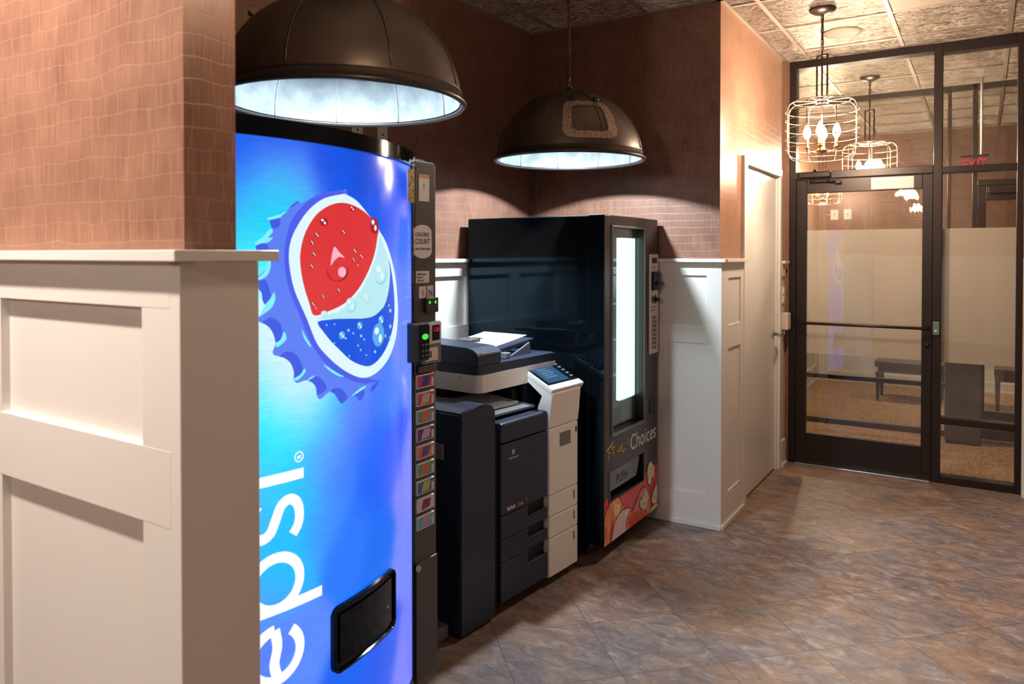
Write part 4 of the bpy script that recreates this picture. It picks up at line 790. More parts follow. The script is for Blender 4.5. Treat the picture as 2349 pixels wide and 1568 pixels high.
# printed snack picture on the lower door
M['poster_red'] = mat('poster_red', rgb(222, 66, 76), 0.35, var=0.25, vscale=5); M['pretzel'] = mat('poster_pretzel', rgb(240, 142, 98), 0.4, var=0.4, vscale=24)
M['dip'] = mat('poster_dip', rgb(222, 200, 204), 0.4, var=0.12, vscale=60); M['chip'] = mat('poster_chip', rgb(242, 130, 96), 0.4, var=0.25, vscale=30); M['chip_red'] = mat('poster_chip_red', rgb(236, 72, 48), 0.4, var=0.3, vscale=60)
M['popcorn'] = mat('poster_popcorn', rgb(232, 214, 168), 0.4, var=0.3, vscale=45); M['outline'] = mat('poster_outline', rgb(70, 24, 26), 0.4); M['poster_bright'] = mat('poster_bright_red', rgb(212, 32, 44), 0.4)
bm = bmesh.new()
def pp_(pts, off, mi, sm=0, grow=0.0):
    if sm: pts = smooth_closed(pts, sm)
    if grow:
        c = Vector((sum(p[0] for p in pts) / len(pts), sum(p[1] for p in pts) / len(pts)))
        pts = [tuple(Vector(p) + (Vector(p) - c).normalized() * grow) for p in pts]
    q = []
    for p in pts:
        p = (min(max(p[0], 3.388), 4.106), max(p[1], 0.0775))
        if not q or (Vector(p) - Vector(q[-1])).length > 1e-4: q.append(p)
    f = poly(bm, [(-1.5995 + off, y, z) for y, z in q], mi); f.normal_update()
    if f.normal.x < 0: f.normal_flip()
def field():
    # the red field, cut round the delivery bin
    pp_([(3.388, 0.30), (3.388, 0.0775), (4.106, 0.0775), (4.106, 0.330), (4.0, 0.325), (3.908, 0.318), (3.908, 0.279), (3.432, 0.279), (3.432, 0.315)], 0, 0)
field()
pp_([(3.392, 0.19), (3.50, 0.20), (3.56, 0.275), (3.40, 0.275)], 0.0003, 7, 3)
for P_, mi, g in ((PRETZEL, 6, 0.006), (PRETZEL, 1, 0), (PRETZEL_HOLE, 5, 0.0), (PRETZEL_GAP, 7, 0.0), (DIP, 6, 0.006), (DIP, 2, 0), (CHIP, 6, 0.006), (CHIP, 3, 0), (CHIP_RED, 4, 0)):
    pp_(P_, 0.0006 + 0.0003 * len([0 for _ in range(0)]) + {6: 0, 1: 0.0003, 5: 0.0006, 7: 0.0006, 2: 0.0009, 3: 0.0015, 4: 0.0018}[mi] + (0.0007 if (mi == 6 and P_ is DIP) else 0.0013 if (mi == 6 and P_ is CHIP) else 0), mi, 3, g)
for i, P_ in enumerate(POPCORN):
    pp_(P_, 0.0021 + i * 0.0004, 6, 3, 0.004); pp_(P_, 0.0023 + i * 0.0004, 5, 3)
bmesh.ops.triangulate(bm, faces=bm.faces[:])
obj('snack_picture', bm, ['poster_red', 'pretzel', 'dip', 'chip', 'chip_red', 'popcorn', 'outline', 'poster_bright'], sd, smooth='keep', label='printed picture of pretzel, dip, chips and popcorn on red')
t = text_bm('Choices', 0.122, sx=0.93, bold=0.0004); place(t, (-1.5992, 3.712, 0.492), (0, 1, 0.0), (0, 0, 1)); M['white_ink'] = mat('white_ink', (0.86, 0.85, 0.84, 1), 0.4); obj('white_lettering', t, 'white_ink', sd)
bm = bmesh.new()
for st in FRESH:
    P_ = smooth_open(st, 5)
    n = len(P_)
    for i in range(n - 1):
        d = (P_[i + 1] - P_[i]).normalized(); q = Vector((-d.y, d.x)) * 0.0045
        poly(bm, [(-1.5990, v.x, v.y) for v in (P_[i] - d * 0.002 + q, P_[i + 1] + d * 0.002 + q, P_[i + 1] + d * 0.002 - q, P_[i] - d * 0.002 - q)])
M['gold_ink'] = mat('gold_ink', rgb(246, 208, 112), 0.4)
obj('script_lettering', bm, 'gold_ink', sd, label='gold handwritten lettering')
# snack bags on the shelves
def bag(i, y, z, c, c2, w, h, label):
    M['bag%d' % i] = mat('foil_bag_colour', rgb(*c), 0.3, metal=0.2, bump=0.3, bscale=30); M['bagb%d' % i] = mat('foil_bag_band', rgb(*c2), 0.3)
    bm = bmesh.new(); nx, nz = 8, 10; x = -1.80
    for sgn in (1, -1):
        g = [[bm.verts.new((x + sgn * 0.035 * math.sqrt(max(0, sin(pi * a / nx))) * math.sqrt(max(0, sin(pi * b / nz))) ** 1.0, y - w / 2 + w * a / nx + 0.003 * sin(b * 1.7), z + h * b / nz)) for b in range(nz + 1)] for a in range(nx + 1)]
        for a in range(nx):
            for b in range(nz):
                f = bm.faces.new((g[a][b], g[a + 1][b], g[a + 1][b + 1], g[a][b + 1])); f.smooth = True; f.material_index = 1 if 4 <= b <= 6 else 0
    bmesh.ops.remove_doubles(bm, verts=bm.verts, dist=0.0002)
    tag(obj('snack_bag', bm, ['bag%d' % i, 'bagb%d' % i]), label, 'snack bag', 'snack bags in the snack machine')
BG = [((220, 214, 70), (240, 240, 200), 'yellow'), ((216, 120, 96), (250, 240, 230), 'salmon'), ((52, 110, 210), (230, 240, 250), 'blue'), ((90, 160, 120), (220, 220, 180), 'green'), ((150, 90, 200), (230, 220, 250), 'purple')]
lv = ['top', 'second', 'middle', 'fourth', 'bottom']
for k in range(5):
    z = SH[4 - k] + 0.001; c, c2, nm = BG[k]
    bag(2 * k, 3.545, z, c, c2, 0.12, 0.135, nm + ' snack bag on the %s shelf, nearer the left side of the machine' % lv[k])
    c, c2, nm2 = BG[(k + 2) % 5]
    bag(2 * k + 1, 3.80, z, c2, c, 0.12, 0.135, 'pale snack bag with a %s band on the %s shelf, behind the lamp' % (nm2, lv[k]))

# ------------------------------------------------------------------ multifunction copier (local frame: x out of the front, y along it)
cpx = thing('photocopier', 'tall dark office copier with white side panel, touch screen and feeder', 'copier', (-1.733, 2.647, 0), radians(-5))
def lo(name, bm, m, par=cpx, **k): return obj(name, bm, m, par, local=True, **k)
lo('body', B(-0.62, -0.030, 0.0, 0.598, 0.045, 0.735, 0.006), 'navy')
for x in (-0.56, -0.09):
    for y in (0.06, 0.54): lo('caster', lathe(bmesh.new(), [(0, 0), (0.026, 0), (0.026, 0.045), (0, 0.045)], (x, y), 12), 'black_matte')
lo('front_cover', B(-0.029, 0.0, 0.0, 0.350, 0.4275, 0.733, 0.006), 'navy')
uf = lo('upper_cover', B(-0.62, 0.001, 0.0, 0.350, 0.737, 0.826, 0.010), 'navy')
for z0, z1, h0, h1 in ((0.325, 0.4235, 0.398, 0.4235), (0.226, 0.3225, 0.303, 0.3225), (0.052, 0.2235, 0.194, 0.2235)):
    bm = bmesh.new(); box(bm, -0.029, 0.0, 0.0, 0.197, z0, z1, 0.004); box(bm, -0.029, 0.0, 0.190, 0.350, z0, z1 - (0.050 if z0 > 0.3 else 0.046 if z0 > 0.2 else 0.060), 0.004)
    d_ = lo('drawer', bm, 'navy')
    lo('drawer_handle', B(-0.018, 0.002, 0.215, 0.345, z1 - 0.060 if z0 > 0.2 else z1 - 0.075, z1 - 0.047 if z0 > 0.2 else z1 - 0.061, 0.003), 'black_matte', d_)
    lo('grip_recess', B(-0.0295, -0.026, 0.199, 0.348, z1 - 0.048, z1 - 0.001), 'seam', d_)
for z0, z1 in ((0.4265, 0.738), (0.3255, 0.4240), (0.2255, 0.3230), (0.042, 0.2230)):
    bm = bmesh.new(); box(bm, -0.029, 0.006, 0.353, 0.600, z0, z1, 0.004)
    if z0 < 0.05:
        es = [e for e in bm.edges if abs(e.verts[0].co.x - e.verts[1].co.x) > 0.02 and all(v.co.z < 0.05 for v in e.verts)]
        bmesh.ops.bevel(bm, geom=es, offset=0.014, segments=3, affect='EDGES')
    pn = lo('side_panel', bm, 'copier_white')
    if z0 < 0.4: lo('marking', B(0.0062, 0.0068, 0.560, 0.572, z1 - 0.062, z1 - 0.022), 'copier_grey', pn)
lo('label_plate', B(0.0062, 0.0075, 0.440, 0.535, 0.640, 0.705, 0.002), 'copier_grey')
lo('usb_port', B(0.0062, 0.0075, 0.578, 0.590, 0.685, 0.712, 0.001), 'seam')
# emblem and lettering on the front cover
bm = bmesh.new(); disc(bm, (0.0008, 0.085, 0.690), 0.012, 'x', rz=0.013); M['emblem_blue'] = mat('emblem_blue', rgb(70, 120, 220), 0.4)
em = lo('emblem', bm, 'emblem_blue', label='small blue and white globe emblem')
bm = bmesh.new()
for k in range(-2, 3): box(bm, 0.0010, 0.0013, 0.085 - 0.0110 * cos(k * 0.5), 0.085 + 0.0110 * cos(k * 0.5), 0.690 + 0.0045 * k - 0.0010, 0.690 + 0.0045 * k + 0.0010)
lo('stripes', bm, 'sticker_white', em)
lo('maker_name', place(text_bm('KONICA MINOLTA', 0.0095, sx=0.9, bold=0.0003), (0.0008, 0.052, 0.662), (0, 1, 0), (0, 0, 1)), 'sticker_white')
bm = place(text_bm('bizhub', 0.024, sx=0.95, bold=0.0007), (0.0008, 0.040, 0.443), (0, 1, 0), (0, 0, 1)); merge(bm, place(text_bm('C364e', 0.018, sx=0.9), (0.0008, 0.118, 0.443), (0, 1, 0), (0, 0, 1))); lo('model_name', bm, 'sticker_white')
lo('power_badge', B(0.0008, 0.0014, 0.178, 0.184, 0.45, 0.47), 'art_red' if False else 'red_ink')
# output tray recess between engine and scanner
M['tray_pale'] = mat('tray_pale_plastic', (0.42, 0.44, 0.46, 1), 0.4)
lo('rear_tower', B(-0.62, -0.42, 0.0, 0.600, 0.735, 0.945, 0.004), 'black_matte')
lo('right_tower', B(-0.42, -0.13, 0.40, 0.598, 0.7385, 0.945, 0.004), 'black_matte')
bm = bmesh.new(); prism(bm, [(-0.40, -0.03, 0.868), (-0.06, -0.03, 0.842), (-0.06, -0.03, 0.852), (-0.40, -0.03, 0.882)], (0, 0.36, -0.004)); lo('output_tray', bm, 'copier_grey')
bm = bmesh.new(); prism(bm, [(-0.32, 0.0, 0.880), (-0.11, 0.0, 0.8625), (-0.11, 0.0, 0.875), (-0.32, 0.0, 0.893)], (0, 0.27, -0.006)); ps = lo('printed_sheets', bm, 'tray_pale', label='pale output tray insert')
lo('paper_stop', B(-0.24, -0.17, 0.300, 0.345, 0.845, 0.915, 0.004), 'black_matte')
lo('inner_bracket', B(-0.16, -0.13, 0.352, 0.398, 0.826, 0.935, 0.003), 'navy')
# scanner unit
def rbox(x0, x1, y0, y1, z0, z1, r, corners='nw', bev=0.004):
    """box with big rounded vertical front corners"""
    pts = []
    for cx_, cy_, a in ((x1 - r, y1 - r, 0), (x0 + 0.01, y1 - 0.01, 90), (x0 + 0.01, y0 + 0.01, 180), (x1 - r, y0 + r, 270)):
        rr = r if cx_ == x1 - r else 0.01
        for i in range(7): t = radians(a + 15 * i); pts.append((cx_ + rr * cos(t), cy_ + rr * sin(t), z0))
    bm = bmesh.new(); prism(bm, pts, (0, 0, z1 - z0))
    bmesh.ops.bevel(bm, geom=[e for e in bm.edges if abs(e.verts[0].co.z - e.verts[1].co.z) < 1e-5], offset=bev, segments=2, affect='EDGES'); return bm
sc_ = lo('scanner', rbox(-0.62, -0.115, -0.012, 0.605, 0.942, 1.021, 0.035), 'copier_white', smooth=True)
bm = bmesh.new(); disc(bm, (-0.22, -0.0125, 1.005), 0.004, 'y'); lo('screw', bm, 'black_matte', sc_)
ld = lo('document_feeder', rbox(-0.615, -0.118, -0.008, 0.600, 1.0225, 1.062, 0.03), 'navy', smooth=True)
def adf():
    bm = bmesh.new(); pts = [(-0.60, 1.0625), (-0.118, 1.0625), (-0.120, 1.112), (-0.135, 1.128), (-0.17, 1.138), (-0.55, 1.150), (-0.60, 1.140)]
    prism(bm, [(x, -0.018, z) for x, z in pts], (0, 0.172, 0)); bmesh.ops.bevel(bm, geom=[e for e in bm.edges if abs(e.verts[0].co.y - e.verts[1].co.y) < 1e-5 or True], offset=0.004, segments=2, affect='EDGES'); return bm
hd = lo('feeder_head', adf(), 'navy', ld)
bm = bmesh.new(); box(bm, -0.45, -0.145, -0.0195, -0.0175, 1.072, 1.122, 0.0008); lo('cover_line', bm, 'copier_grey', ld) if False else bm.free()
lo('highlight_trim', B(-0.119, -0.1165, 0.012, 0.150, 1.110, 1.116, 0.001), 'copier_grey', ld)
bm = bmesh.new(); prism(bm, [(-0.56, 0.155, 1.095), (-0.56, 0.52, 1.134), (-0.56, 0.52, 1.126), (-0.56, 0.155, 1.068)], (0.36, 0, 0)); lo('input_tray', bm, 'navy', ld)
bm = bmesh.new(); prism(bm, [(-0.19, 0.30, 1.062), (-0.19, 0.48, 1.062), (-0.19, 0.47, 1.118), (-0.19, 0.36, 1.080)], (-0.012, 0, 0)); box(bm, -0.205, -0.165, 0.245, 0.285, 1.0625, 1.09, 0.004); lo('paper_guide', bm, 'copier_grey', ld)
bm = bmesh.new(); box(bm, -0.36, -0.28, 0.13, 0.20, 1.138, 1.156, 0.005); tube(bm, [(-0.33, 0.15, 1.157), (-0.30, 0.18, 1.162), (-0.27, 0.20, 1.155)], 0.003, 6); lo('paper_clip', bm, 'steel', ld)
for o_ in (ps,): pass
# control column and tilted touch panel
def column():
    bm = bmesh.new(); pts = [(-0.075, 0.7395), (0.006, 0.7395), (0.010, 0.80), (0.022, 0.905), (0.005, 0.925), (-0.125, 0.985), (-0.135, 0.975), (-0.135, 0.955), (-0.030, 0.890), (-0.060, 0.84)]
    prism(bm, [(x, 0.353, z) for x, z in pts], (0, 0.252, 0)); bmesh.ops.bevel(bm, geom=bm.edges[:], offset=0.004, segments=2, affect='EDGES'); return bm
cl = lo('control_column', column(), 'copier_white', smooth=True)
def pface(x, y): return (x, y, 0)
A0 = Vector((-0.142, 0.0, 1.010)); A1 = Vector((0.030, 0.0, 0.925)); dn = (A1 - A0).normalized(); up_ = Vector((-dn.z, 0, dn.x)); up_ = up_ if up_.z > 0 else -up_
def slab(u0, u1, y0, y1, h0, h1, bev=0.003):
    """box on the tilted panel: u along the slope, h above it"""
    bm = B(u0, u1, y0, y1, h0, h1, bev)
    for v in bm.verts: v.co = A0 + dn * v.co.x + Vector((0, v.co.y, 0)) + up_ * v.co.z
    return bm
LN = (A1 - A0).length
pnl = lo('control_panel', slab(0.0, LN, 0.350, 0.625, -0.030, 0.0, 0.008), 'copier_white')
lo('panel_glass', slab(0.008, LN - 0.035, 0.356, 0.612, 0.0004, 0.0030, 0.001), 'black_gloss', pnl)
lo('touch_screen', slab(0.016, LN - 0.045, 0.372, 0.545, 0.0034, 0.0040, 0.0), 'screen_blue', pnl, label='lit blue touch screen')
bm = bmesh.new(); 
for i in range(5): merge(bm, slab(0.018 + i * 0.026, 0.030 + i * 0.026, 0.578, 0.600, 0.0032, 0.0052, 0.001))
lo('keys', bm, 'copier_grey', pnl)
bm = bmesh.new()
M['screen_line'] = mat('screen_line', (0.01, 0.01, 0.01, 1), 0.2, emis=rgb(120, 160, 200), es=0.8)
for i in range(5): merge(bm, slab(0.040 + i * 0.016, 0.046 + i * 0.016, 0.40, 0.48 + 0.012 * (i % 3), 0.0042, 0.0044, 0.0))
lo('screen_rows', bm, 'screen_line', pnl)
# large-capacity paper unit standing against its left side
def tower():
    bm = bmesh.new(); pts = [(-0.262, 0.012), (-0.037, 0.012), (-0.037, 0.885)] + [(-0.037 - 0.10 * (1 - cos(radians(a))), 0.885 + 0.045 * sin(radians(a))) for a in range(10, 91, 10)] + [(-0.25, 0.918), (-0.262, 0.908)]
    prism(bm, [(-0.60, y, z) for y, z in pts], (0.60, 0, 0)); bmesh.ops.bevel(bm, geom=bm.edges[:], offset=0.006, segments=2, affect='EDGES'); return bm
tw = lo('paper_unit', tower(), 'navy', smooth=True, label='dark free-standing large paper unit')
bm = bmesh.new(); arcp = [(0.0012, -0.262, 0.868), (0.0012, -0.20, 0.884), (0.0012, -0.14, 0.888), (0.0012, -0.09, 0.876), (0.0012, -0.038, 0.850)]
tube(bm, [tuple(p) for p in smooth_open(arcp, 4)], 0.0022, 6); lo('lid_seam', bm, 'seam', tw)
lo('side_grip', B(-0.135, -0.086, -0.275, -0.2625, 0.715, 0.782, 0.005), 'copier_grey', tw, label='grey side grip')
lo('joint', B(-0.55, -0.02, -0.035, -0.002, 0.04, 0.80), 'seam', tw)
# grey foot of the finisher beyond the soda machine
bm = B(-0.42, -0.056, -0.345, -0.268, 0.0, 0.058, 0.010); ff = lo('floor_guide', bm, 'copier_grey', label='pale grey floor guide box')
# sheet of paper lying on the feeder's input tray
pr = thing('paper_sheet', 'white sheet of paper lying tilted on the copier document feeder', 'paper', (-2.1, 2.92, 1.1))
bm = bmesh.new(); R5 = Matrix.Translation(Vector((-1.733, 2.647, 0))) @ Matrix.Rotation(radians(-5), 4, 'Z')
nn = 10; g = [[bm.verts.new(R5 @ Vector((-0.535 + 0.28 * i / 4, 0.165 + 0.37 * j / nn, 1.097 + 0.040 * j / nn - 0.0 + (0.006 * ((j / nn) ** 3)) + 0.0015))) for j in range(nn + 1)] for i in range(5)]
for i in range(4):
    for j in range(nn): bm.faces.new((g[i][j], g[i + 1][j], g[i + 1][j + 1], g[i][j + 1]))
r_ = bmesh.ops.solidify(bm, geom=bm.faces[:], thickness=0.0012)
obj('sheet', bm, 'paper', pr)

# ------------------------------------------------------------------ pendant lamps: big domes on chains
def link_chain(bm, x, y, z0, z1, L=0.040, w=0.012, r=0.0026):
    n = int((z1 - z0) / (L - 2.4 * r)); step = (z1 - z0) / n
    for k in range(n):
        zc = z0 + step * (k + 0.5); h = step / 2 + r * 1.1
        pts = []
        for i in range(12):
            t = 2 * pi * i / 12; a = w * 0.62 * cos(t); b = (h - w * 0.4) * (1 if sin(t) > 0 else -1) * (1 if abs(sin(t)) > 0.3 else 0) + w * 0.45 * sin(t)
            pts.append((x + (a if k % 2 else 0), y + (0 if k % 2 else a), zc + b))
        tube(bm, pts, r, 5, closed=True)
ZR = 2.045; RD = 0.384; HD = 0.350; ZB = 2.226; RS = RD / 0.287
def dome_prof(R, Hh, z0, n=18): return [(R * cos(radians(90 * i / n)), z0 + Hh * sin(radians(90 * i / n))) for i in range(n + 1)]
def BMF(cx, cy):
    bm = bmesh.new(); disc(bm, (cx, cy, ZB - 0.0006), 0.052, 'z', 24); return bm
def dome(cx, cy, label, hatch=False, seam0=0.0):
    t = thing('dome_pendant_lamp', label, 'pendant lamp', (cx, cy, ZR), 0, 'dome pendant lamps over the machines')
    bm = bmesh.new(); pr_ = dome_prof(RD, HD, ZR + 0.006); pr_[-1] = (0.0, pr_[-1][1])
    lathe(bm, [(0.300 * RS, ZR + 0.001), (0.292 * RS, ZR + 0.012)] + pr_[0:1] + pr_[1:], (cx, cy), 64)
    for k in range(8):
        a = seam0 + 2 * pi * k / 8
        pts = [(cx + (r + 0.0012) * cos(a), cy + (r + 0.0012) * sin(a), z + 0.0008) for r, z in dome_prof(RD, HD, ZR + 0.006, 14)[1:-1]]
        tube(bm, pts, 0.0030, 5)
    tube(bm, [(cx + 0.2895 * RS * cos(2 * pi * i / 48), cy + 0.2895 * RS * sin(2 * pi * i / 48), ZR + 0.034) for i in range(48)], 0.0016, 5, closed=True)
    sh = obj('lamp_shade', bm, 'dome_out', t, smooth='keep')
    bm = bmesh.new(); pr_ = dome_prof(RD - 0.006, HD - 0.006, ZR + 0.004); pr_[-1] = (0.0, pr_[-1][1]); lathe(bm, pr_, (cx, cy), 64)
    obj('inner_lining', bm, 'dome_in', t, smooth='keep', label='pale shiny inner lining')
    bm = bmesh.new()
    for k in range(10):
        a = seam0 + 0.2 + 2 * pi * k / 10
        tube(bm, [(cx + (r - 0.002) * cos(a), cy + (r - 0.002) * sin(a), z) for r, z in dome_prof(RD - 0.006, HD - 0.006, ZR + 0.004, 12)[:-1]], 0.0024, 5)
    obj('lining_seam', bm, 'copier_grey', t)
    bm = bmesh.new(); tube(bm, [(cx + 0.293 * RS * cos(2 * pi * i / 72), cy + 0.293 * RS * sin(2 * pi * i / 72), ZR) for i in range(72)], 0.0100, 8, closed=True)
    obj('rim', bm, 'dome_rim', t)
    bm = bmesh.new(); lathe(bm, [(0, ZR + HD - 0.004), (0.05, ZR + HD + 0.001), (0.045, ZR + HD + 0.012), (0.018, ZR + HD + 0.018), (0.012, ZR + HD + 0.03), (0, ZR + HD + 0.032)], (cx, cy), 24); tube(bm, [(cx + 0.014 * cos(2 * pi * i / 12), cy, ZR + HD + 0.038 + 0.014 * sin(2 * pi * i / 12)) for i in range(12)], 0.003, 6, closed=True)
    obj('top_cap', bm, 'dome_rim', t)
    bm = bmesh.new(); link_chain(bm, cx, cy, ZR + HD + 0.046, H - 0.03); tube(bm, [(cx + 0.006 * sin(z_ * 9), cy + 0.006 * cos(z_ * 9), z_) for z_ in [ZR + HD + 0.03 + (H - 0.03 - ZR - HD - 0.03) * i / 24 for i in range(25)]], 0.0028, 6)
    obj('chain', bm, 'chain', t)
    bm = bmesh.new(); lathe(bm, [(0, H - 0.032), (0.03, H - 0.030), (0.062, H - 0.012), (0.064, H - 0.0005), (0, H - 0.0005)], (cx, cy), 28); obj('ceiling_canopy', bm, 'dome_rim', t)
    bm = bmesh.new(); lathe(bm, [(0, ZB), (0.055, ZB), (0.060, ZB + 0.008), (0.050, ZB + 0.045), (0.024, ZB + 0.07), (0.018, ZB + 0.10), (0, ZB + 0.10)], (cx, cy), 24); bl_ = obj('reflector_bulb', bm, 'plate', t)
    obj('bulb_face', BMF(cx, cy), 'bulb_cool', bl_, smooth='keep')
    obj('socket', lathe(bmesh.new(), [(0.0, ZB + 0.098), (0.024, ZB + 0.098), (0.024, ZB + 0.150), (0, ZB + 0.151)], (cx, cy), 16), 'black_matte', t)
    if hatch:
        def S_(az, el, o=0.0): e = radians(el); a = radians(az); return Vector((cx + (RD + o) * cos(e) * cos(a), cy + (RD + o) * cos(e) * sin(a), ZR + 0.006 + (HD + o) * sin(e)))
        bm = bmesh.new()
        def rr(az0, az1, e0, e1, r, n=6):
            out = []
            for ca, ce, a in ((az1 - r, e1 - r, 0), (az0 + r, e1 - r, 90), (az0 + r, e0 + r, 180), (az1 - r, e0 + r, 270)):
                for i in range(n + 1): q = radians(a + 90 * i / n); out.append((ca + r * cos(q), ce + r * sin(q)))
            # densify
            d = []
            for i in range(len(out)):
                p, q = out[i], out[(i + 1) % len(out)]
                for s in range(3): d.append((p[0] + (q[0] - p[0]) * s / 3, p[1] + (q[1] - p[1]) * s / 3))
            return d
        O_, I_ = rr(-67, -23, 9, 45.5, 8), rr(-60, -31, 14.5, 40, 5); n = len(O_)
        vo, vi = [bm.verts.new(S_(a, e, 0.006)) for a, e in O_], [bm.verts.new(S_(a, e, 0.006)) for a, e in I_]
        ob, ib = [bm.verts.new(S_(a, e, 0.0)) for a, e in O_], [bm.verts.new(S_(a, e, 0.0)) for a, e in I_]
        for i in range(n):
            j = (i + 1) % n
            bm.faces.new((vo[i], vo[j], vi[j], vi[i])); bm.faces.new((vo[i], ob[i], ob[j], vo[j])); bm.faces.new((vi[i], vi[j], ib[j], ib[i]))
        hf = obj('hatch_frame', bm, 'hatch', t, label='worn rounded frame round a side hatch')
        for az in (-58, -33):
            p = S_(az, 47, 0.0); u = (p - Vector((cx, cy, ZR))).normalized(); obj('hatch_hinge', tube(bmesh.new(), [p - u * 0.004, p + u * 0.024], 0.015, 10), 'dome_rim', hf)
    else:
        a = radians(235); e = radians(44); p = Vector((cx + RD * cos(e) * cos(a), cy + RD * cos(e) * sin(a), ZR + HD * sin(e))); u = Vector((cos(e) * cos(a), cos(e) * sin(a), sin(e)))
        bm = bmesh.new(); tube(bm, [p - u * 0.004, p + u * 0.026], 0.006, 8); tube(bm, [p + u * 0.022 - Vector((0.006, 0, -0.008)), p + u * 0.03 + Vector((0.008, 0, -0.010))], 0.005, 8); obj('side_lug', bm, 'dome_rim', t)
    return t
dome(-1.779, 1.777, 'large bronze dome pendant lamp hanging over the glowing blue soda machine', False, 0.35)
dome(-1.848, 3.475, 'bronze dome pendant lamp with a framed side hatch, hanging over the snack machine', True, 0.15)

# ------------------------------------------------------------------ cage pendants in the corridor
def cage_lamp():
    t = thing('cage_pendant_lamp', 'wire cage pendant lamp with glowing bulbs in front of the glazed doors', 'pendant lamp', (0, 0, 0), 0, 'wire cage pendant lamps')
    R_, z0, z1, rc = 0.200, 2.105, 2.440, 0.055
    bm = bmesh.new()
    for k in range(8):
        a = 2 * pi * k / 8 + 0.2
        prof = [(0.03, z1), (R_ - rc, z1)] + [(R_ - rc + rc * sin(radians(b)), z1 - rc + rc * cos(radians(b))) for b in (25, 50, 75, 90)] + [(R_ - rc + rc * sin(radians(b)), z0 + rc + rc * cos(radians(b))) for b in (90, 115, 140, 165, 180)] + [(0.13, z0)]
        tube(bm, [(r * cos(a), r * sin(a), z) for r, z in prof], 0.0026, 6)
    for z in (2.17, 2.225, 2.28, 2.335, 2.385): tube(bm, [(R_ * cos(2 * pi * i / 40), R_ * sin(2 * pi * i / 40), z) for i in range(40)], 0.0024, 5, closed=True)
    for r, z in ((0.13, z0), (0.155, z1), (0.05, z1)): tube(bm, [(r * cos(2 * pi * i / 32), r * sin(2 * pi * i / 32), z) for i in range(32)], 0.0026, 5, closed=True)
    obj('wire_cage', bm, 'cage_wire', t)
    bm = bmesh.new(); w = 0.034
    for s in (-1, 1): tube(bm, [(s * w, 0, 2.708), (s * w, 0, 2.475), (s * w * 0.75, 0, 2.461), (0, 0, 2.458)], 0.0052, 8)
    tube(bm, [(-w, 0, 2.706), (w, 0, 2.706)], 0.006, 8); tube(bm, [(0, 0, 2.74), (0, 0, 2.15)], 0.0050, 8)
    obj('stem_frame', bm, 'chain', t)
    bm = bmesh.new(); link_chain(bm, 0, 0, 2.735, H - 0.035); tube(bm, [(0.005, 0.004, 2.74), (-0.004, 0.004, 2.82), (0.005, -0.004, 2.90), (0, 0, H - 0.03)], 0.0028, 6); obj('chain', bm, 'chain', t)
    bm = bmesh.new(); lathe(bm, [(0, H - 0.038), (0.018, H - 0.036), (0.05, H - 0.026), (0.072, H - 0.012), (0.075, H - 0.0005), (0, H - 0.0005)], (0, 0), 28); obj('ceiling_canopy', bm, 'chain', t)
    bm = bmesh.new(); lathe(bm, [(0, 2.118), (0.006, 2.122), (0.010, 2.130), (0.004, 2.138), (0.030, 2.146), (0.034, 2.158), (0.012, 2.170), (0, 2.172)], (0, 0), 20)
    for k in range(4):
        a = pi / 2 * k + 0.5; c, s = cos(a), sin(a)
        tube(bm, [(0.02 * c, 0.02 * s, 2.155), (0.055 * c, 0.055 * s, 2.147), (0.078 * c, 0.078 * s, 2.158), (0.080 * c, 0.080 * s, 2.172)], 0.0042, 6)
    obj('bulb_arms', bm, 'brass', t)
    for k in range(4):
        a = pi / 2 * k + 0.5; c = (0.080 * cos(a), 0.080 * sin(a))
        s_ = obj('candle_socket', lathe(bmesh.new(), [(0, 2.170), (0.016, 2.170), (0.017, 2.176), (0.010, 2.180), (0.010, 2.225), (0, 2.2255)], c, 14), 'brass', t)
        obj('bulb', lathe(bmesh.new(), [(0, 2.226), (0.010, 2.228), (0.021, 2.245), (0.023, 2.262), (0.014, 2.292), (0.003, 2.312), (0, 2.315)], c, 14), 'bulb_warm', s_, smooth='keep')
    return t
c0 = cage_lamp(); c0.location = (-0.80, 4.63, 0); c0.rotation_euler = (0, 0, radians(-25))
for (x, y, rz, lab) in ((-0.78, 6.60, -10, 'wire cage pendant lamp hanging in the vestibule behind the glass transom'), (-1.50, 8.75, 30, 'wire cage pendant lamp far beyond the second glazed front, low at the left'),
                        (-0.76, 1.17, 15, 'wire cage pendant lamp over the near end of the corridor, mirrored in the glass'), (-0.9, -1.75, 40, 'wire cage pendant lamp behind the viewer')):
    c = copy_tree(c0); c.location = (x, y, 0); c.rotation_euler = (0, 0, radians(rz)); c['label'] = lab

# ------------------------------------------------------------------ small fittings
def plate(y, z, lab):
    t = thing('wall_plate', lab, 'wall plate', (-2.489, y, z), 0, 'white wall plates above the soda machine')
    obj('plate', B(-2.4895, -2.483, y - 0.036, y + 0.036, z - 0.058, z + 0.058, 0.002), 'plate', t)
    bm = bmesh.new(); disc(bm, (-2.4826, y, z), 0.006, 'x'); obj('jack', bm, 'seam', t)
plate(2.563, 2.135, 'white wall plate above the soda machine, left of the pair'); plate(2.736, 2.135, 'white wall plate above the soda machine, right of the pair')
for x, s in ((-1.55, 'left'), (-1.40, 'right')):
    t = thing('wall_plate', 'white wall plate on the far room wall seen through the glass door, %s one' % s, 'wall plate', (x, 9.859, 2.04), 0, 'white wall plates in the far room')
    obj('plate', B(x - 0.045, x + 0.045, 9.852, 9.8595, 1.975, 2.10, 0.003), 'plate', t)
    bm = bmesh.new(); disc(bm, (x, 9.8515, 2.04), 0.008, 'y'); obj('jack', bm, 'seam', t)
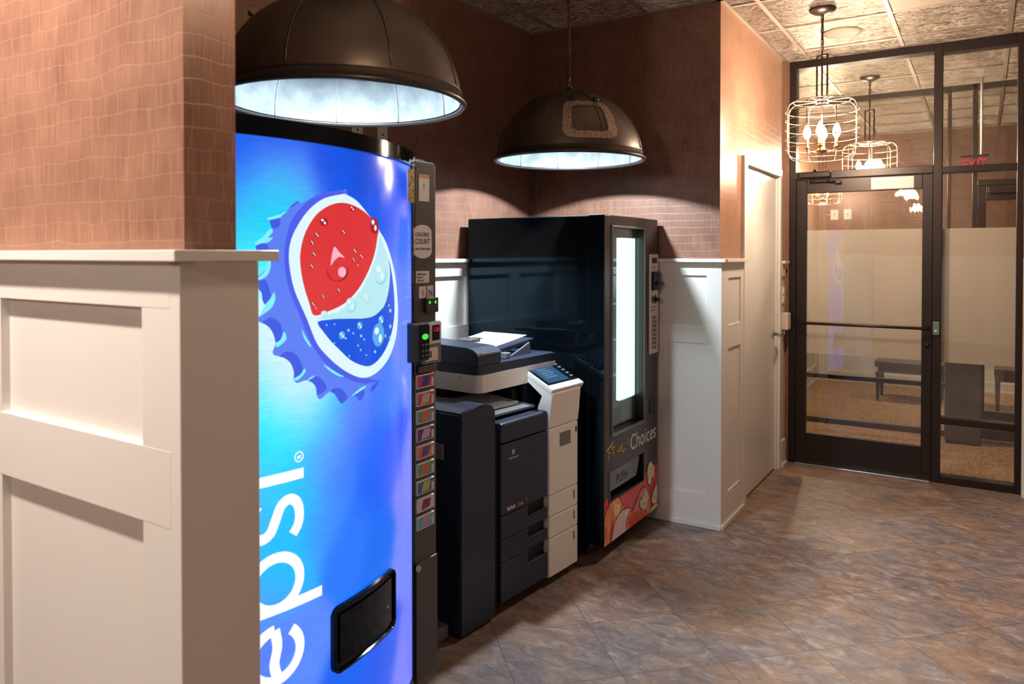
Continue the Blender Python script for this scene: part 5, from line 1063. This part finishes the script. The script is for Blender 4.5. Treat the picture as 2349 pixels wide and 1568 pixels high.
t = thing('light_switch', 'white double switch plate between white door and glazed front', 'switch', (-1.24, 5.66, 1.25))
obj('plate', B(-1.2399, -1.232, 5.625, 5.695, 1.19, 1.315, 0.002), 'plate', t)
for z in (1.222, 1.283): obj('rocker', B(-1.232, -1.228, 5.642, 5.678, z - 0.02, z + 0.02, 0.002), 'plate', t)
t = thing('keypad_box', 'cream wall box with curved front above door lever height', 'wall box', (-1.24, 5.65, 1.06))
obj('housing', B(-1.2399, -1.190, 5.61, 5.705, 1.00, 1.125, 0.008), 'cream', t)
obj('lower_latch', B(-1.2399, -1.215, 5.62, 5.66, 0.965, 0.9985, 0.004), 'steel', t)
t = thing('ceiling_speaker', 'round tan ceiling speaker beside the cage lamp canopy', 'speaker', (-0.775, 5.19, H))
obj('grille', lathe(bmesh.new(), [(0, H - 0.010), (0.085, H - 0.010), (0.105, H - 0.006), (0.112, H - 0.0003), (0, H - 0.0003)], (-0.775, 5.19), 36), 'tan_panel', t)
obj('rim', tube(bmesh.new(), [(-0.775 + 0.114 * cos(2 * pi * i / 40), 5.19 + 0.114 * sin(2 * pi * i / 40), H - 0.003) for i in range(40)], 0.004, 6, closed=True), 'tbar', t)
t = thing('ceiling_panel', 'plain tan square panel in the ceiling grid, top right', 'ceiling panel', (-0.17, 4.595, H))
obj('panel', B(-0.455, 0.105, 4.325, 4.875, H - 0.008, H - 0.0005, 0.003), 'tan_panel', t)
# seating beyond the glass
def bench(x0, x1, y0, y1, lab, nm='bench'):
    t = thing(nm, lab, 'bench', ((x0 + x1) / 2, (y0 + y1) / 2, 0))
    obj('seat', B(x0, x1, y0, y1, 0.36, 0.425, 0.008), 'wood_dark', t)
    obj('apron', B(x0 + 0.03, x1 - 0.03, y0 + 0.02, y1 - 0.02, 0.305, 0.36), 'wood_dark', t)
    for x in (x0 + 0.03, x1 - 0.03):
        for y in (y0 + 0.03, y1 - 0.03):
            bm = bmesh.new(); q = 0.022
            vs = [bm.verts.new(p) for p in ((x - q * .6, y - q * .6, 0), (x + q * .6, y - q * .6, 0), (x + q * .6, y + q * .6, 0), (x - q * .6, y + q * .6, 0), (x - q, y - q, 0.31), (x + q, y - q, 0.31), (x + q, y + q, 0.31), (x - q, y + q, 0.31))]
            for f in ((0, 3, 2, 1), (4, 5, 6, 7), (0, 1, 5, 4), (1, 2, 6, 5), (2, 3, 7, 6), (3, 0, 4, 7)): bm.faces.new([vs[i] for i in f])
            obj('leg', bm, 'wood_dark', t)
    return t
bench(-0.965, -0.33, 8.70, 9.13, 'dark wooden bench with tapered legs seen through the glass door')
t = bench(0.10, 0.75, 8.66, 9.10, 'dark wooden bench seen through the narrow side window')
kb = thing('cabinet', 'dark box of unclear kind behind the side window', 'cabinet', (-0.12, 7.17, 0))  # plain box built for a dark shape of unclear kind
obj('body', B(-0.262, 0.0, 7.06, 7.28, 0.02, 0.86, 0.01), 'strip', kb); obj('plinth', B(-0.25, -0.01, 7.07, 7.27, 0.0, 0.02), 'black_matte', kb); obj('top_plate', B(-0.266, 0.004, 7.056, 7.284, 0.86, 0.875, 0.004), 'black_matte', kb)
ex = thing('exit_reflection', 'red exit letters built in place of a reflection in the side window', 'sign', (-0.07, 7.05, 2.27))  # solid stand-in for an exit sign's reflection in the glass
obj('edge_plate', B(-0.165, 0.03, 7.0455, 7.055, 2.20, 2.335, 0.002), 'glass', ex)
obj('top_rail', B(-0.165, 0.03, 7.035, 7.065, 2.335, 2.35, 0.002), 'bronze', ex)
obj('red_letters', place(text_bm('EXIT', 0.135, sx=0.62, bold=0.002), (-0.155, 7.0445, 2.225), (1, 0, 0), (0, 0, 1)), 'led_red', ex, label='red letters of the reflected sign')
obj('hanger', tube(bmesh.new(), [(-0.02, 7.055, 2.35), (-0.02, 7.055, H - 0.001)], 0.009, 8), 'plate', ex)

# ------------------------------------------------------------------ lights (the lamps of the place, then added fill)
def light(name, loc, power, col, r=0.04, kind='POINT'):
    l = bpy.data.lights.new(name, kind); l.energy = power; l.color = col; l.shadow_soft_size = r
    o = bpy.data.objects.new(name, l); COL.objects.link(o); o.location = loc; return o
COOL = (0.74, 0.89, 1.0); WARM = (1.0, 0.76, 0.55); NEUT = (1.0, 0.88, 0.78)
for x, y in ((-1.779, 1.777), (-1.848, 3.475)):
    o = light('dome_bulb_light', (x, y, ZB - 0.004), PW['dome'], COOL, 0.03, 'AREA'); o.data.shape = 'DISK'; o.data.size = 0.10
for x, y, p in ((-0.80, 4.63, PW['c1']), (-0.78, 6.60, PW['c2']), (-1.50, 8.75, PW['c3']), (-0.76, 1.17, PW['c4']), (-0.9, -1.75, PW['c5'])):
    light('cage_bulb_light', (x, y, 2.30), p, NEUT if y < -1 else WARM, 0.06)
# unseen fill spots added to brighten the hall and the far room
def down(x, y, p, col=WARM):
    t = thing('fill_spot', 'added round fill light in the ceiling, out of view', 'light', (x, y, H), 0, 'added fill lights')
    obj('trim_ring', lathe(bmesh.new(), [(0.06, H - 0.004), (0.085, H - 0.004), (0.09, H - 0.0003), (0.06, H - 0.0003)], (x, y), 28), 'plate', t)
    obj('lens', lathe(bmesh.new(), [(0, H - 0.0035), (0.059, H - 0.0035), (0.059, H - 0.0004), (0, H - 0.0004)], (x, y), 24), 'fill_lens', t)
    o = light('fill_spot_light', (x, y, H - 0.02), p, col, 0.06, 'SPOT'); o.data.spot_size = radians(85); o.data.spot_blend = 0.8
M['fill_lens'] = mat('fill_spot_lens', (0.8, 0.8, 0.8, 1), 0.4, emis=(1.0, 0.75, 0.5, 1), es=6.0)
for x, y, p, a in PW['down']:
    down(x, y, p, NEUT if x < -1 else WARM)
    [o for o in COL.objects if o.name.startswith('fill_spot_light')][-1].data.spot_size = radians(a)

w = bpy.data.worlds.new('world'); SC.world = w; w.use_nodes = True
w.node_tree.nodes['Background'].inputs[0].default_value = (0.9, 0.75, 0.62, 1); w.node_tree.nodes['Background'].inputs[1].default_value = 0.02
SC.view_settings.view_transform = 'Standard'; SC.view_settings.look = 'None'; SC.view_settings.gamma = 1.0; SC.view_settings.exposure = 0.0; SC.view_settings.use_curve_mapping = False
SC.cycles.use_denoising = True; SC.cycles.max_bounces = 8; SC.cycles.diffuse_bounces = 4; SC.cycles.glossy_bounces = 4; SC.cycles.transparent_max_bounces = 16; SC.cycles.caustics_reflective = False; SC.cycles.caustics_refractive = False; SC.cycles.sample_clamp_indirect = 4.0
